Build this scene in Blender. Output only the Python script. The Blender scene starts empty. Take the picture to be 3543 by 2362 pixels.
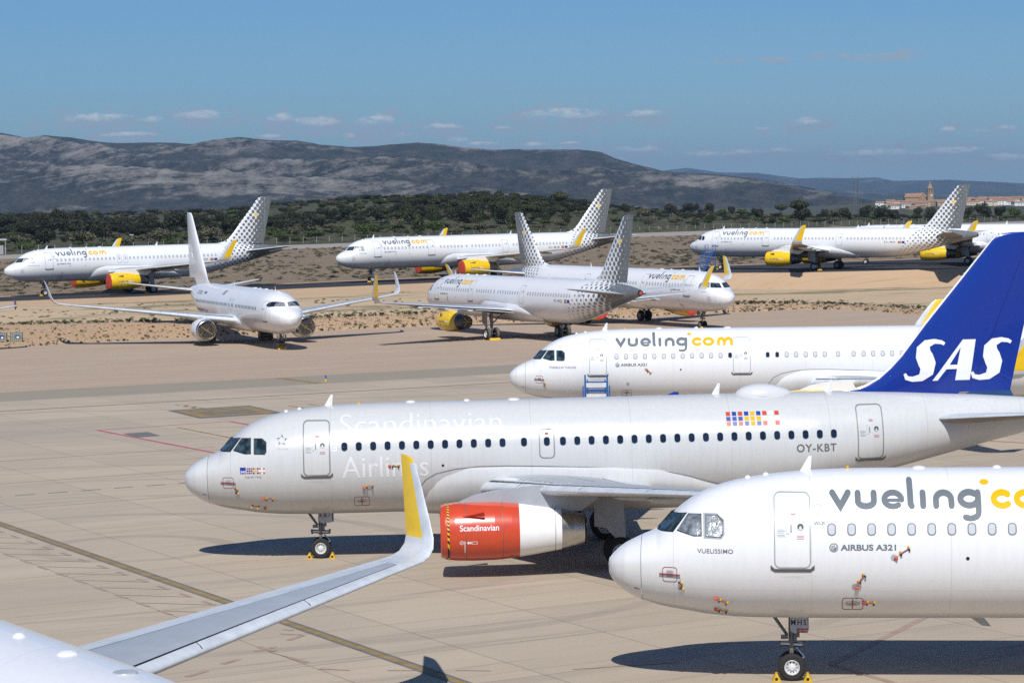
import bpy, bmesh, math, random
import numpy as np
from mathutils import Vector, Matrix, noise
from mathutils.geometry import delaunay_2d_cdt
R = math.radians
random.seed(7)
C = bpy.context.scene.collection
interp = lambda t, x: float(np.interp(x, [a for a, b in t], [b for a, b in t]))

# ------------------------------------------------------------------ materials
def nt(name):
    m = bpy.data.materials.new(name); m.use_nodes = True
    n = m.node_tree; b = n.nodes['Principled BSDF']
    return m, n, b
def N(n, t, **k):
    x = n.nodes.new(t)
    for a, v in k.items(): setattr(x, a, v)
    return x
def L(n, a, b): n.links.new(a, b)
def V(n, op, a, b=None, c=None, clamp=False):
    x = n.nodes.new('ShaderNodeMath'); x.operation = op; x.use_clamp = clamp
    for i, v in enumerate((a, b, c)):
        if v is None: continue
        if isinstance(v, (int, float)): x.inputs[i].default_value = v
        else: n.links.new(v, x.inputs[i])
    return x.outputs[0]
def mixc(n, f, a, b):
    x = n.nodes.new('ShaderNodeMix'); x.data_type = 'RGBA'
    for s, v in ((x.inputs[0], f), (x.inputs[6], a), (x.inputs[7], b)):
        if isinstance(v, (int, float)): s.default_value = v
        elif isinstance(v, (tuple, list)): s.default_value = (*v[:3], 1)
        else: n.links.new(v, s)
    return x.outputs[2]
def tex(n, vec, scale, detail=4, rough=.55, typ='ShaderNodeTexNoise'):
    x = n.nodes.new(typ); x.inputs['Scale'].default_value = scale
    if typ == 'ShaderNodeTexNoise':
        x.inputs['Detail'].default_value = detail; x.inputs['Roughness'].default_value = rough
    if vec is not None: n.links.new(vec, x.inputs['Vector'])
    return x
def mapping(n, vec, scale=(1, 1, 1), rot=(0, 0, 0), loc=(0, 0, 0)):
    x = n.nodes.new('ShaderNodeMapping'); n.links.new(vec, x.inputs[0])
    x.inputs['Scale'].default_value = scale; x.inputs['Rotation'].default_value = rot; x.inputs['Location'].default_value = loc
    return x.outputs[0]
def ramp(n, f, stops, interp='LINEAR'):
    x = n.nodes.new('ShaderNodeValToRGB'); x.color_ramp.interpolation = interp
    while len(x.color_ramp.elements) < len(stops): x.color_ramp.elements.new(.5)
    for e, (p, c) in zip(x.color_ramp.elements, stops):
        e.position = p; e.color = (c, c, c, 1) if isinstance(c, (int, float)) else (*c, 1)
    n.links.new(f, x.inputs[0]); return x.outputs[0]
def bump(n, b, h, s, d=.02):
    x = n.nodes.new('ShaderNodeBump'); x.inputs['Strength'].default_value = s; x.inputs['Distance'].default_value = d
    n.links.new(h, x.inputs['Height']); n.links.new(x.outputs[0], b.inputs['Normal'])
def plain(name, col, rough=.5, metal=0, var=.12, scale=3.0, coat=0, spec=None):
    """procedural surface: the colour broken up by fine wear noise"""
    m, n, b = nt(name)
    tc = N(n, 'ShaderNodeTexCoord').outputs['Object']
    t = tex(n, tc, scale, 6, .65)
    c = mixc(n, ramp(n, t.outputs[0], [(.3, 0), (.72, 1)]), tuple(v * (1 - var) for v in col), tuple(min(1, v * (1 + var * .5)) for v in col))
    L(n, c, b.inputs['Base Color']); b.inputs['Roughness'].default_value = rough; b.inputs['Metallic'].default_value = metal
    if spec is not None: b.inputs['Specular IOR Level'].default_value = spec
    if coat: b.inputs['Coat Weight'].default_value = coat; b.inputs['Coat Roughness'].default_value = .08
    return m
GREY = (.125, .137, .146); YEL = (.88, .56, .008)
def paint(name, col, dots=None, rough=.27, dirt=.2, belly=(.56, .53, .49)):
    """airliner skin: gloss paint, vertical rain streaks, frame seams, dirty belly, optional dotted livery in UV (metres)"""
    m, n, b = nt(name)
    uv = N(n, 'ShaderNodeUVMap'); uv.uv_map = 'UVMap'
    uvo = uv.outputs[0]
    ob = N(n, 'ShaderNodeTexCoord').outputs['Object']
    sx = N(n, 'ShaderNodeSeparateXYZ'); L(n, uvo, sx.inputs[0]); x, v = sx.outputs[0], sx.outputs[1]
    base = col
    if dots is not None:                      # dots = tail x
        dx = V(n, 'SUBTRACT', x, dots - 3.43); dz = V(n, 'SUBTRACT', v, 9.43)
        a = (.349, .409); c2 = (.401, -.39); det = a[0] * c2[1] - a[1] * c2[0]
        i = V(n, 'ADD', V(n, 'MULTIPLY', dx, c2[1] / det), V(n, 'MULTIPLY', dz, -c2[0] / det))
        j = V(n, 'ADD', V(n, 'MULTIPLY', dx, -a[1] / det), V(n, 'MULTIPLY', dz, a[0] / det))
        ir, jr = V(n, 'ROUND', i), V(n, 'ROUND', j)
        fi, fj = V(n, 'SUBTRACT', i, ir), V(n, 'SUBTRACT', j, jr)
        px = V(n, 'ADD', V(n, 'MULTIPLY', fi, a[0]), V(n, 'MULTIPLY', fj, c2[0]))
        pz = V(n, 'ADD', V(n, 'MULTIPLY', fi, a[1]), V(n, 'MULTIPLY', fj, c2[1]))
        d = V(n, 'SQRT', V(n, 'ADD', V(n, 'MULTIPLY', px, px), V(n, 'MULTIPLY', pz, pz)))
        cx = V(n, 'SUBTRACT', dx, px); cz = V(n, 'SUBTRACT', dz, pz)
        u = V(n, 'SUBTRACT', cx, V(n, 'MULTIPLY', cz, .25))       # 0 at the yellow dot
        rr = ramp(n, V(n, 'MULTIPLY_ADD', u, 1 / 9.0, 6.0 / 9.0),
                  [(0, .08), (.09, .095), (.38, .145), (.60, .215), (.667, .242), (.70, .28), (.738, .35), (.80, .362), (.88, .382), (.93, .41)])
        inside = V(n, 'MULTIPLY', V(n, 'LESS_THAN', d, rr), V(n, 'GREATER_THAN', jr, -2.5))
        # columns on the fuselage start a little further aft
        solid = V(n, 'GREATER_THAN', u, 2.6)
        g = V(n, 'MAXIMUM', inside, solid)
        base = mixc(n, g, col, GREY)
        isy = V(n, 'MULTIPLY', V(n, 'LESS_THAN', V(n, 'ABSOLUTE', ir), .5), V(n, 'LESS_THAN', V(n, 'ABSOLUTE', jr), .5))
        base = mixc(n, V(n, 'MULTIPLY', isy, V(n, 'LESS_THAN', d, .235)), base, YEL)
    st = tex(n, mapping(n, ob, (3.2, 3.2, .25)), 2.2, 5, .6)
    soft = tex(n, ob, .6, 5, .6)
    k = V(n, 'MULTIPLY', ramp(n, st.outputs[0], [(.42, 0), (.85, 1)]), dirt)
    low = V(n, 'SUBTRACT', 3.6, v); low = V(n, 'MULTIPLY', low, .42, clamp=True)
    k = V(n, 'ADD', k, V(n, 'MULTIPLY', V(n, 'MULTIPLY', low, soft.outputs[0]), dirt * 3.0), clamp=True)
    sm = V(n, 'SUBTRACT', 1, V(n, 'ADD', V(n, 'ABSOLUTE', V(n, 'MULTIPLY', V(n, 'SUBTRACT', x, 5.2), 1.0)), V(n, 'ABSOLUTE', V(n, 'MULTIPLY', V(n, 'SUBTRACT', v, 3.17), 9))), clamp=True)
    sn = tex(n, mapping(n, ob, (2.2, 1, 22)), 1.8, 6, .75)
    k = V(n, 'ADD', k, V(n, 'MULTIPLY', V(n, 'MULTIPLY', sm, ramp(n, sn.outputs[0], [(.42, 0), (.62, 1)])), .9), clamp=True)
    seam = V(n, 'LESS_THAN', V(n, 'ABSOLUTE', V(n, 'SUBTRACT', V(n, 'FRACT', V(n, 'MULTIPLY', x, 1 / 3.73)), .5)), .0034)
    seam2 = V(n, 'LESS_THAN', V(n, 'ABSOLUTE', V(n, 'SUBTRACT', v, 2.72)), .009)
    seam2 = V(n, 'MAXIMUM', seam2, V(n, 'MULTIPLY', V(n, 'LESS_THAN', V(n, 'ABSOLUTE', V(n, 'SUBTRACT', V(n, 'FRACT', V(n, 'MULTIPLY', V(n, 'ADD', v, .22), 1 / 1.31)), .5)), .006), .55))
    seam = V(n, 'MAXIMUM', seam, V(n, 'MULTIPLY', V(n, 'LESS_THAN', V(n, 'ABSOLUTE', V(n, 'SUBTRACT', V(n, 'FRACT', V(n, 'MULTIPLY', x, 1 / 1.066)), .5)), .0075), .22))
    k = V(n, 'MAXIMUM', k, V(n, 'MULTIPLY', V(n, 'MAXIMUM', seam, seam2), .5))
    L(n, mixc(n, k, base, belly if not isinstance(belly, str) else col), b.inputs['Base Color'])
    b.inputs['Roughness'].default_value = rough
    L(n, V(n, 'MULTIPLY_ADD', soft.outputs[0], .2, rough - .08), b.inputs['Roughness'])
    b.inputs['Coat Weight'].default_value = .35; b.inputs['Coat Roughness'].default_value = .06
    wob = tex(n, mapping(n, ob, (1, 1, 1)), 1.9, 2, .5)
    bump(n, b, wob.outputs[0], .06, .02)
    return m
M = {}
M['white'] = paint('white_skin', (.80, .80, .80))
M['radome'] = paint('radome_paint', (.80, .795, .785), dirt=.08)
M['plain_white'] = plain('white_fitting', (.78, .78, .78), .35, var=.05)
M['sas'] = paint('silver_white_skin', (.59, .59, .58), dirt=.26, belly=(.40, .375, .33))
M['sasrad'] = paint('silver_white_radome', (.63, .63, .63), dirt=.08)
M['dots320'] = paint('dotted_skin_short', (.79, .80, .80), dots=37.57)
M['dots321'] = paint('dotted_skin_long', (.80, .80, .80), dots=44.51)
M['grey'] = plain('grey_paint', GREY, .35, var=.08)
M['ltgrey'] = plain('pale_grey_paint', (.42, .44, .46), .4, var=.15)
M['wingtop'] = plain('wing_panel_grey', (.37, .395, .425), .45, var=.1, scale=1.2)
M['wingle'] = plain('wing_edge_pale', (.58, .61, .635), .36, var=.2, scale=1.6)
M['wingwhite'] = plain('wing_white', (.62, .63, .64), .38, var=.14, scale=1.5)
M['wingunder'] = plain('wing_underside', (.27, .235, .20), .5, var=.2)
M['black'] = plain('black_line', (.012, .012, .014), .5)
M['rubber'] = plain('tyre_rubber', (.022, .021, .02), .8, var=.35, scale=6)
M['dustrub'] = plain('dusty_tyre_tread', (.12, .105, .09), .9, var=.3, scale=5)
M['rim'] = plain('wheel_rim_paint', (.66, .66, .66), .4, var=.2, scale=9)
M['metal'] = plain('bare_metal', (.55, .55, .55), .28, 1, var=.2)
M['dkmetal'] = plain('heat_stained_metal', (.13, .125, .125), .4, .85, var=.4, scale=2)
M['gear'] = plain('gear_metal', (.17, .17, .175), .45, .3, var=.35, scale=8)
M['yellow'] = plain('yellow_paint', YEL, .3, var=.1, coat=.4)
M['ylogo'] = plain('yellow_logo', (.76, .43, .005), .45, var=.04, spec=.12)
M['red'] = plain('orange_red_paint', (.60, .065, .022), .28, var=.1, coat=.5)
M['cover'] = plain('red_fabric_cover', (.62, .07, .035), .7, var=.3, scale=4)
M['tag'] = plain('red_streamer', (.30, .014, .014), .6, var=.2)
M['orange'] = plain('orange_cover', (.62, .08, .035), .6)
M['blue'] = paint('blue_skin', (.002, .026, .25), dirt=.03, rough=.25, belly=(.01, .03, .16))
M['bluelogo'] = plain('blue_logo', (.01, .04, .30), .35)
M['sky_blue'] = plain('light_blue_logo', (.02, .13, .33), .35)
M['logo'] = plain('grey_logo', (.155, .175, .19), .45, var=.05, spec=.12)
M['letter'] = plain('white_lettering', (.86, .86, .86), .25, var=.03)
M['faint'] = plain('faded_white_lettering', (.74, .74, .74), .3, var=.06)
M['silver'] = plain('silver_lettering', (.88, .88, .89), .22, .25, var=.03)
M['reglet'] = plain('registration_grey', (.15, .15, .145), .5, spec=.15)
M['frame'] = plain('window_frame_grey', (.20, .21, .22), .4, spec=.3)
M['doorline'] = plain('door_seal_grey', (.36, .39, .39), .4, var=.06)
M['doordark'] = plain('door_seal_dark', (.24, .235, .22), .4, var=.1)
M['sill'] = plain('door_sill_metal', (.15, .145, .135), .5, .4)
M['shade'] = plain('window_shade', (.52, .54, .56), .35, var=.08)
M['navy'] = plain('dark_window_pane', (.012, .022, .045), .08, var=.5, scale=2)
M['purple'] = plain('purple_paint', (.10, .05, .22), .35)
M['plane_blue'] = plain('steel_blue_paint', (.01, .09, .32), .4, var=.25, scale=5)
M['chock'] = plain('chock_yellow', (.75, .45, .02), .55, var=.3, scale=9)
M['tarp'] = plain('grey_tarpaulin', (.045, .045, .05), .45, var=.4, scale=4)
def mk_glass():
    m, n, b = nt('cockpit_glass'); ob = N(n, 'ShaderNodeTexCoord').outputs['Object']
    t = tex(n, ob, 3.5, 4)
    L(n, mixc(n, ramp(n, t.outputs[0], [(.4, 0), (.62, 1)]), (.01, .018, .022), (.05, .085, .10)), b.inputs['Base Color'])
    b.inputs['Roughness'].default_value = .06; b.inputs['IOR'].default_value = 1.6
    return m
def mk_foil():
    m, n, b = nt('foil_sunshade'); ob = N(n, 'ShaderNodeTexCoord').outputs['Object']
    t = tex(n, ob, 4.5, 5, .6)
    L(n, mixc(n, ramp(n, t.outputs[0], [(.35, 0), (.62, 1)]), (.30, .30, .27), (.82, .82, .76)), b.inputs['Base Color'])
    b.inputs['Metallic'].default_value = .75; b.inputs['Roughness'].default_value = .28
    bump(n, b, t.outputs[0], .8, .04)
    return m
M['glass'] = mk_glass(); M['foil'] = mk_foil()
def mk_tape():
    m, n, b = nt('hazard_tape'); ob = N(n, 'ShaderNodeTexCoord').outputs['Object']
    s = N(n, 'ShaderNodeSeparateXYZ'); L(n, ob, s.inputs[0])
    f = V(n, 'FRACT', V(n, 'MULTIPLY', V(n, 'ADD', s.outputs[2], V(n, 'ADD', s.outputs[1], s.outputs[0])), 5.5))
    L(n, mixc(n, V(n, 'GREATER_THAN', f, .5), (.015, .015, .015), (.8, .5, .02)), b.inputs['Base Color'])
    b.inputs['Roughness'].default_value = .5; return m
M['tape'] = mk_tape()

# ------------------------------------------------------------------ object helpers
cache = {}
def tag(o, label=None, cat=None, group=None, kind=None):
    if label: o['label'] = label
    if cat: o['category'] = cat
    if group: o['group'] = group
    if kind: o['kind'] = kind
    return o
def empty(name, loc=(0, 0, 0), rz=0):
    o = bpy.data.objects.new(name, None); C.objects.link(o); o.location = loc; o.rotation_euler = (0, 0, rz)
    o.empty_display_size = .5
    return o
class MB:
    def __init__(s): s.v = []; s.f = []; s.m = []; s.mats = []; s.uv = None
    def mi(s, m):
        if m not in s.mats: s.mats.append(m)
        return s.mats.index(m)
    def add(s, vs, fs, m):
        k = len(s.v); s.v += [tuple(v) for v in vs]; i = s.mi(m)
        for f in fs: s.f.append(tuple(k + a for a in f)); s.m.append(i)
    def box(s, c, d, m, rot=None, taper=1):
        x, y, z = (t / 2 for t in d)
        vs = [(sx * x * (taper if sz > 0 else 1), sy * y * (taper if sz > 0 else 1), sz * z) for sz in (-1, 1) for sy in (-1, 1) for sx in (-1, 1)]
        if rot is not None: vs = [tuple(rot @ Vector(v)) for v in vs]
        vs = [(v[0] + c[0], v[1] + c[1], v[2] + c[2]) for v in vs]
        s.add(vs, [(0, 2, 3, 1), (4, 5, 7, 6), (0, 1, 5, 4), (2, 6, 7, 3), (0, 4, 6, 2), (1, 3, 7, 5)], m)
    def tube(s, a, b, r, m, r2=None, n=8, caps=True):
        a, b = Vector(a), Vector(b); d = (b - a).normalized()
        u = d.orthogonal().normalized(); w = d.cross(u); r2 = r if r2 is None else r2
        vs = []
        for p, q in ((a, r), (b, r2)):
            for i in range(n):
                t = 2 * math.pi * i / n; vs.append(p + (u * math.cos(t) + w * math.sin(t)) * q)
        fs = [(i, (i + 1) % n, n + (i + 1) % n, n + i) for i in range(n)]
        if caps: fs += [tuple(range(n))[::-1], tuple(range(n, 2 * n))]
        s.add(vs, fs, m)
    def path(s, pts, r, m, n=6):
        for a, b in zip(pts, pts[1:]): s.tube(a, b, r, m, n=n)
    def lathe(s, prof, org, axis, m, n=24):
        """prof: (along, radius[, material]) ; axis 'x','y','z'"""
        rings = []
        for p in prof:
            ring = []
            for i in range(n):
                t = 2 * math.pi * i / n; a, c = p[1] * math.cos(t), p[1] * math.sin(t)
                ring.append({'x': (p[0], a, c), 'y': (a, p[0], c), 'z': (a, c, p[0])}[axis])
            rings.append([(q[0] + org[0], q[1] + org[1], q[2] + org[2]) for q in ring])
        for k in range(len(prof) - 1):
            mm = prof[k][2] if len(prof[k]) > 2 else m
            s.add(rings[k] + rings[k + 1], [(i, (i + 1) % n, n + (i + 1) % n, n + i) for i in range(n)], mm)
    def poly(s, pts, m): s.add(pts, [tuple(range(len(pts)))], m)
    def prism(s, pts, off, m):
        """extrude the polygon pts by the vector off"""
        n = len(pts); q = [tuple(p[i] + off[i] for i in range(3)) for p in pts]
        s.add(list(pts) + q, [tuple(range(n))[::-1], tuple(range(n, 2 * n))] + [(i, (i + 1) % n, n + (i + 1) % n, n + i) for i in range(n)], m)
    def mesh(s, name, smooth=False, recalc=True, merge=False, angle=40):
        me = bpy.data.meshes.new(name); me.from_pydata(s.v, [], s.f)
        for m in s.mats: me.materials.append(M[m] if isinstance(m, str) else m)
        me.polygons.foreach_set('material_index', s.m)
        if s.uv is not None:
            ul = me.uv_layers.new(name='UVMap'); li = np.zeros(len(me.loops), dtype=np.int32); me.loops.foreach_get('vertex_index', li)
            ul.data.foreach_set('uv', np.array(s.uv, dtype=np.float32)[li].ravel())
        if recalc or merge:
            bm = bmesh.new(); bm.from_mesh(me)
            if merge: bmesh.ops.remove_doubles(bm, verts=bm.verts, dist=1e-4)
            if recalc: bmesh.ops.recalc_face_normals(bm, faces=bm.faces)
            bm.to_mesh(me); bm.free()
        if smooth:
            me.polygons.foreach_set('use_smooth', [True] * len(me.polygons))
            if angle: me.set_sharp_from_angle(angle=R(angle))
        me.update(); return me
    def obj(s, name, parent=None, smooth=False, **k):
        o = bpy.data.objects.new(name, s.mesh(name, smooth, **k)); C.objects.link(o)
        if parent: o.parent = parent
        return o
def link(name, me, parent=None):
    o = bpy.data.objects.new(name, me); C.objects.link(o)
    if parent: o.parent = parent
    return o

# ------------------------------------------------------------------ flat lettering -> 2D meshes (verts, faces)
def text2d(txt, size=1.0, bold=0.0, shear=0.0, spacing=1.0, height=None, width=None, lines=.9):
    key = ('t', txt, size, bold, shear, spacing, height, width)
    if key in cache: return cache[key]
    cu = bpy.data.curves.new('lettering', 'FONT'); cu.body = txt; cu.size = size; cu.offset = bold; cu.shear = shear
    cu.space_character = spacing; cu.resolution_u = 5; cu.fill_mode = 'FRONT'; cu.space_line = lines
    o = bpy.data.objects.new('lettering', cu); C.objects.link(o); bpy.context.view_layer.update()
    me = bpy.data.meshes.new_from_object(o.evaluated_get(bpy.context.evaluated_depsgraph_get()))
    vs = [(v.co.x, v.co.y) for v in me.vertices]; fs = [tuple(p.vertices) for p in me.polygons]
    bpy.data.objects.remove(o); bpy.data.meshes.remove(me)
    x0 = min(v[0] for v in vs); x1 = max(v[0] for v in vs); y0 = min(v[1] for v in vs); y1 = max(v[1] for v in vs)
    sy = height / (y1 - y0) if height else 1; sx = width / (x1 - x0) if width else sy
    vs = [((v[0] - x0) * sx, (v[1] - y0) * sy) for v in vs]
    cache[key] = (vs, fs); return vs, fs
def stroke2d(pts, w, caps=True, n=6):
    """ribbon of width w (or a list of widths) with round ends"""
    P_ = [Vector(p) for p in pts]; W_ = w if isinstance(w, (list, tuple)) else [w] * len(P_)
    lft, rgt = [], []
    for i, p in enumerate(P_):
        a = (p - P_[i - 1]).normalized() if i else (P_[1] - p).normalized()
        b = (P_[i + 1] - p).normalized() if i < len(P_) - 1 else a
        t = (a + b).normalized(); nn = Vector((-t.y, t.x)); k = 1 / max(.5, nn.dot(Vector((-a.y, a.x))))
        lft.append(p + nn * W_[i] * .5 * k); rgt.append(p - nn * W_[i] * .5 * k)
    vs = [tuple(v) for v in lft + rgt]; m = len(P_)
    fs = [(i, m + i, m + i + 1, i + 1) for i in range(m - 1)]
    if caps:
        for e, q in ((0, P_[0] - P_[1]), (m - 1, P_[-1] - P_[-2])):
            ang = math.atan2(q.y, q.x); k0 = len(vs); r = W_[e] * .5
            ring = [(P_[e].x + r * math.cos(ang + math.pi * (j / n - .5)), P_[e].y + r * math.sin(ang + math.pi * (j / n - .5))) for j in range(n + 1)]
            vs += ring; fs.append(tuple(range(k0, k0 + n + 1)))
    return vs, fs
def arc(cx, cy, rx, ry, a0, a1, n=12): return [(cx + rx * math.cos(R(a0 + (a1 - a0) * i / n)), cy + ry * math.sin(R(a0 + (a1 - a0) * i / n))) for i in range(n + 1)]
def wordmark():
    """lower-case wordmark in metres: (verts, faces, material, lift), x-height .485"""
    w = .158; h = w / 2; X = .485; y0, y1 = h, X - h; out = []
    def S(pts, mat='logo', lift=0, ww=w): v, f = stroke2d(pts, ww); out.append((v, f, mat, lift))
    S([(h, y1 + .01), (.285, y0), (.57 - h, y1 + .01)])
    S([(.67 + h, y1)] + arc(.96, y0 + .13, .29 - h, .13, 180, 360) + [(1.25 - h, y1)])
    S([(1.47, X * .47), (1.90, X * .47)], ww=w * .5)
    S(arc(1.67, X * .5, .30 - h * .9, X * .5 - h * .9, 0, 308, 18), lift=.001, ww=w * .9)
    S([(2.05 + h, .70), (2.05 + h, .14), (2.05 + h + .03, y0)])
    S([(2.38 + h, y1), (2.38 + h, y0)])
    S([(2.72 + h, y0), (2.72 + h, .24)] + arc(3.0, .24, .28 - h, y1 - .24, 180, 0)[1:] + [(3.28 - h, y0)])
    S(arc(3.67, X * .5 + .01, .31 - h, X * .5 - h, 50, 352, 16), lift=.001)
    S([(3.98 - h, y1), (3.98 - h, -.08)] + arc(3.98 - h - .22, -.08, .22, .15, 0, -125, 8)[1:])
    el = [(4.10 + .12 * math.cos(R(t)), .655 + .062 * math.sin(R(t))) for t in range(0, 360, 24)]
    out.append((el, [tuple(range(len(el)))], 'ylogo', 0))
    S(arc(4.53, X * .5, .30 - h, X * .5 - h, 48, 312, 14), 'ylogo')
    S(arc(5.15, X * .5, .32 - h, X * .5 - h, 0, 360, 24), 'ylogo')
    S([(5.62 + h, y0), (5.62 + h, .25)] + arc(5.84 + .02, .25, .24 - h, y1 - .25, 180, 0, 8)[1:] + [(6.10 - h, y0)], 'ylogo')
    S([(6.10 - h, .25)] + arc(6.26, .25, .24 - h, y1 - .25, 180, 0, 8)[1:] + [(6.50 - h, y0)], 'ylogo', lift=.0012)
    return out, 6.5
def split2d(vs, fs, du, dv):
    """cut a flat mesh on a grid so it can follow a curved skin"""
    bm = bmesh.new(); vv = [bm.verts.new((v[0], v[1], 0)) for v in vs]
    for f in fs:
        if len(set(f)) > 2:
            try: bm.faces.new([vv[i] for i in f])
            except ValueError: pass
    for ax, d in ((0, du), (1, dv)):
        lo = min(v[ax] for v in vs); hi = max(v[ax] for v in vs)
        k = math.floor(lo / d) + 1
        while k * d < hi:
            no = (1, 0, 0) if ax == 0 else (0, 1, 0); co = (k * d, 0, 0) if ax == 0 else (0, k * d, 0)
            bmesh.ops.bisect_plane(bm, geom=bm.verts[:] + bm.edges[:] + bm.faces[:], plane_co=co, plane_no=no); k += 1
    bm.verts.index_update()
    r = [(v.co.x, v.co.y) for v in bm.verts], [tuple(v.index for v in f.verts) for f in bm.faces]
    bm.free(); return r
def rrect(x0, y0, x1, y1, r, n=4):
    out = []
    for cx, cy, a in ((x1 - r, y1 - r, 0), (x0 + r, y1 - r, 90), (x0 + r, y0 + r, 180), (x1 - r, y0 + r, 270)):
        for i in range(n + 1): out.append((cx + r * math.cos(R(a + 90 * i / n)), cy + r * math.sin(R(a + 90 * i / n))))
    return out
def ring2d(o, i):
    n = len(o); return list(o) + list(i), [(k, (k + 1) % n, n + (k + 1) % n, n + k) for k in range(n)]

# ------------------------------------------------------------------ airliners (local axes: x aft, y starboard, z up; s=+1 is port = -y)
NOSE_T = [(0, 3.27), (.03, 3.42), (.14, 3.56), (.32, 3.73), (.52, 3.87), (.77, 3.99), (.96, 4.08), (1.19, 4.17), (1.38, 4.26), (1.54, 4.43), (1.8, 4.68), (2.06, 4.91), (2.29, 5.08), (2.58, 5.25), (2.87, 5.38), (3.21, 5.5), (3.55, 5.59), (4.12, 5.7), (4.64, 5.77), (5.5, 5.85), (6.5, 5.89), (7.5, 5.9)]
NOSE_B = [(0, 3.27), (.02, 3.01), (.11, 2.84), (.25, 2.68), (.45, 2.52), (.71, 2.36), (.95, 2.26), (1.37, 2.13), (1.8, 2.04), (2.23, 1.97), (2.66, 1.89), (3.23, 1.83), (3.8, 1.79), (4.6, 1.77), (6, 1.76)]
NOSE_W = [(0, 0), (.05, .28), (.14, .45), (.25, .6), (.5, .85), (1, 1.18), (1.5, 1.4), (2, 1.57), (2.5, 1.7), (3, 1.79), (3.5, 1.86), (4, 1.91), (5, 1.965), (6, 1.975)]
NOSE_C = [(0, 3.27), (1, 3.4), (2, 3.55), (3.5, 3.7), (5, 3.8), (6.5, 3.83)]
class Hull:
    def __init__(s, kind):
        s.kind = kind
        if kind == '738':
            s.L = 38.0; s.GM = 19.6; s.ztop, s.zbot, s.w = 5.35, 1.34, 1.88
            T = [(0, 2.9), (.05, 3.1), (.3, 3.34), (.7, 3.56), (1.2, 3.77), (1.75, 3.96), (2.1, 4.28), (2.45, 4.56), (2.95, 4.83), (3.6, 5.06), (4.5, 5.26), (6, 5.33), (8, 5.35)]
            B = [(0, 2.9), (.05, 2.6), (.3, 2.3), (.8, 1.98), (1.5, 1.73), (2.5, 1.5), (4, 1.37), (6, 1.34)]
            W = [(0, 0), (.05, .28), (.25, .6), (.6, .92), (1, 1.15), (1.5, 1.35), (2, 1.52), (3, 1.72), (4, 1.83), (5.5, 1.88)]
            Cc = [(0, 2.9), (1.5, 3.15), (4, 3.4)]
        else:
            s.L = {'319': 33.84, '320': 37.57, '321': 44.51}[kind]; s.GM = {'319': 16.11, '320': 17.71, '321': 21.97}[kind]
            s.ztop, s.zbot, s.w = 5.9, 1.76, 1.975
            T, B, W, Cc = list(NOSE_T), list(NOSE_B), list(NOSE_W), list(NOSE_C)
        l = s.L; dt = s.ztop - 5.9
        T += [(l - 9, s.ztop), (l - 6.6, 5.8 + dt), (l - 3.7, 5.63 + dt), (l - 2, 5.5 + dt), (l - .4, 5.28 + dt), (l, 5.18 + dt)]
        db = 0 if kind != '738' else -.42
        B += [(l - 14, s.zbot), (l - 12, 1.86 + db), (l - 10.4, 2.13 + db), (l - 8.7, 2.5 + db * .9), (l - 6.5, 3.02 + db * .7), (l - 4.1, 3.62 + db * .5), (l - 2, 4.12 + db * .3), (l - .4, 4.52), (l, 4.62)]
        k = s.w / 1.975
        W += [(l - 12, s.w), (l - 10, 1.94 * k), (l - 8, 1.75 * k), (l - 6, 1.42 * k), (l - 4, 1.03 * k), (l - 2, .62 * k), (l - .4, .34), (l, .27)]
        cz = 3.83 if kind != '738' else 3.4
        Cc += [(l - 12, cz), (l - 9, cz + .12), (l - 6, cz + .55), (l - 3, cz + .98 if kind != '738' else cz + 1.0), (l, 4.9 + dt * .6)]
        s.T, s.B, s.W, s.Cc = T, B, W, Cc
    def sec(s, x): return interp(s.T, x), interp(s.B, x), interp(s.W, x), interp(s.Cc, x)
    def side(s, x, z, port=1, lift=.0):
        """point of the skin at station x and height z, lifted outwards"""
        zt, zb, w, zc = s.sec(x)
        hh = (zt - zc) if z > zc else (zc - zb); d = max(-.995, min(.995, (z - zc) / hh))
        c = math.sqrt(1 - d * d); y = w * c
        ny, nz = c / max(w, .05), d / hh; q = math.hypot(ny, nz)
        dw = (interp(s.W, x + .05) - interp(s.W, x - .05)) / .1
        dt = (interp(s.T, x + .05) - interp(s.T, x - .05)) / .1 if z > zc else 0
        nx = -(dw * c + dt * max(0, d) * abs(d)); nn = math.sqrt(1 + nx * nx)
        y += lift * ny / q / nn; zz = z + lift * nz / q / nn
        return (x + lift * nx / nn, -port * y, zz)
def hull_mesh(h, x0, x1, mat, name, n=80, cap=False):
    xs = sorted({round(v, 3) for t in (h.T, h.B, h.W) for v, _ in t} | set(np.arange(6, h.L, 1.0).round(3)))
    xs = [v for v in xs if x0 < v < x1]; xs = [x0] + xs + [x1]
    fine = []
    for a, b in zip(xs, xs[1:]):
        k = max(1, int((b - a) / (.12 if a < 4 else 1.2))); fine += [a + (b - a) * i / k for i in range(k)]
    xs = fine + [x1]; mb = MB(); mb.uv = []
    vs = []
    for x in xs:
        zt, zb, w, zc = h.sec(max(x, .002))
        for i in range(n + 1):
            p = 2 * math.pi * i / n; c, sn = math.cos(p), math.sin(p)
            z = zc + (zt - zc if c > 0 else zc - zb) * c
            vs.append((x, w * sn, z)); q = p if p <= math.pi else 2 * math.pi - p
            mb.uv.append((x, zc + 2.0 * max(.35, w / 1.975) * (math.pi / 2 - q)))
    fs = [(r * (n + 1) + i, r * (n + 1) + i + 1, (r + 1) * (n + 1) + i + 1, (r + 1) * (n + 1) + i) for r in range(len(xs) - 1) for i in range(n)]
    mb.add(vs, fs, mat)
    me = mb.mesh(name, True, recalc=False, angle=None)
    return me
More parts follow.
